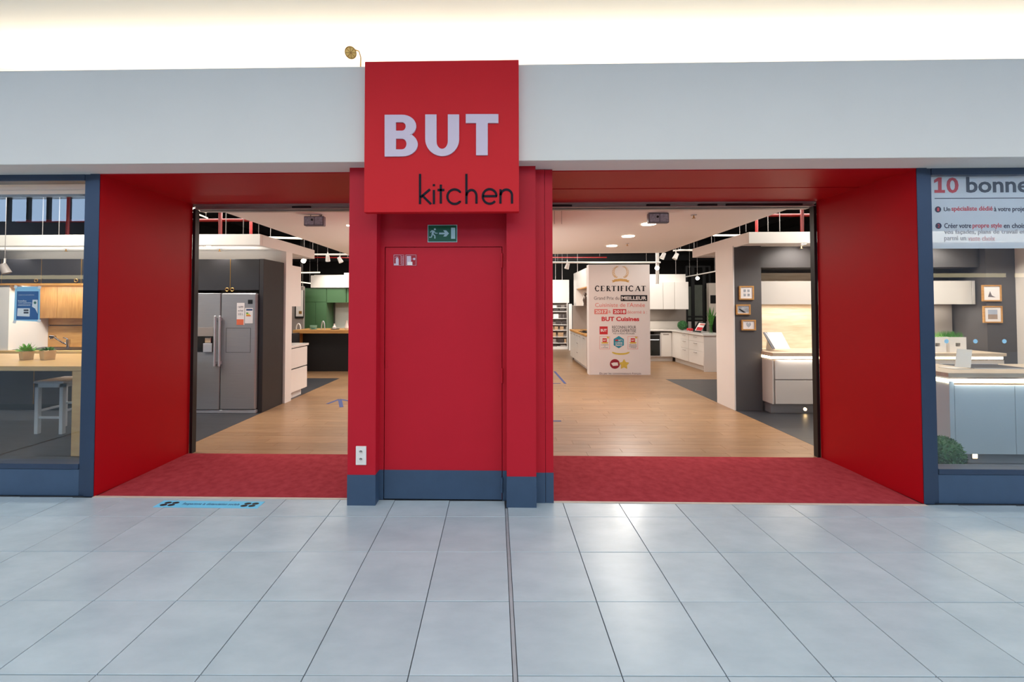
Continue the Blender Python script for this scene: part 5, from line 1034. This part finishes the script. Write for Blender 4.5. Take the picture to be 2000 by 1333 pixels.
for px in (1083, 1097):
    p = PW(px, 438, 5.0); tag(obj('loose_wire', cyl(NB(), p, (p[0], p[1], 2.75), .003, n=6), ALU), 'thin loose wire hanging from the beige ceiling, %s the red pier' % ('right beside' if px < 1090 else 'a little away from'), 'wire')
def spothead(px, py, Y, d, lit, lab, s=1, rod=None):
    c = Vector(PW(px, py, Y)); d = Vector(d).normalized(); t = thing('spotlight', lab, 'lamp', tuple(c), 'track spotlights')
    bm = NB(); cyl(bm, c - d * .07 * s, c + d * .07 * s, .04 * s, .055 * s, 16); obj('housing', bm, WHITE if px > 20 else GREYP, t)
    bm = NB(); cyl(bm, c + d * .071 * s, c + d * .076 * s, (.045 if lit else .035) * s, n=14); obj('lens', bm, SPOTM if lit else mat('unlit_lens', (200, 190, 170), .2, var=.05, scale=20), t)
    bm = NB(); tube(bm, [c - d * .05 * s, c + Vector((0, 0, .09 * s)), c + Vector((0, 0, .15 * s))], .012, 6); obj('arm', bm, WHITE, t)
    if rod: obj('rod', cyl(NB(), c + Vector((0, 0, .15 * s)), (c.x, c.y, rod), .004, n=6), ALU, t)
    return c
for px, py, Y, d, lit, lab in ((640, 505, 9.9, (-.1, .4, -1), 0, 'white track spotlight pointing down, left one on the left rail'), (664, 508, 9.9, (.5, .1, -1), 0, 'white track spotlight tilted right, next to the red pier'), (594, 509, 9.5, (.25, -1, -.3), 1, 'bright spotlight below the end of the left canopy'), (591, 562, 12.5, (.2, -1, -.3), 1, 'tiny bright spotlight above the black-framed picture'),
        (1108, 520, 10.2, (-.3, .2, -1), 0, 'white track spotlight left of the certificate board'), (1283, 523, 10.0, (-.3, -1, -.25), 1, 'bright spotlight at the right corner of the certificate board'), (1295, 500, 9.6, (-.5, 0, -1), 0, 'white spotlight left of two beneath the ceiling edge'), (1320, 501, 9.6, (-.5, 0, -1), 0, 'white spotlight right of two beneath the ceiling edge'), (1362, 543, 12.4, (-.4, -1, -.3), 1, 'bright spotlight before the black glazed partition'), (9, 525, 5.9, (.3, .2, -1), 0, 'grey spotlight behind the edge of the left window')):
    spothead(px, py, Y, d, lit, lab, 1, 4.3)
# air ducts and beams in the dark ceiling void
dd = mat('dark_duct', (44, 44, 46), .5, metal=.4, var=.2, scale=3)
tag(obj('air_duct', cyl(NB(), (-9.99, 14.9, 3.75), (9.99, 14.9, 3.75), .25, n=20), dd), 'round dark air duct crossing the black ceiling void', 'duct'); tag(B('air_duct', -9.98, 9.98, 15.6, 16.2, 3.3, 3.8, dd), 'square dark air duct at the back of the black ceiling void', 'duct')
for x in (-8, -6.2, -4.4, 4.4, 6.2, 8): tag(B('ceiling_beam', x - .06, x + .06, 4.8, 17.5, 4.05, 4.3, dd), 'dark steel beam under the black showroom ceiling', 'beam', 'ceiling beams')
# ------------------------------------------------------------------ accent beams
spot('track_beam', (-2.9, 9.7, 3.0), (-2.6, 6.4, 0), 110, WARM, 50, .03, .2); spot('track_beam', (3.0, 10.1, 3.0), (1.4, 6.2, 0), 130, WARM, 60, .03, .3); spot('track_beam', (-1.0, 10, 3.1), (-2.2, 8.0, 0), 90, WARM, 60, .03)
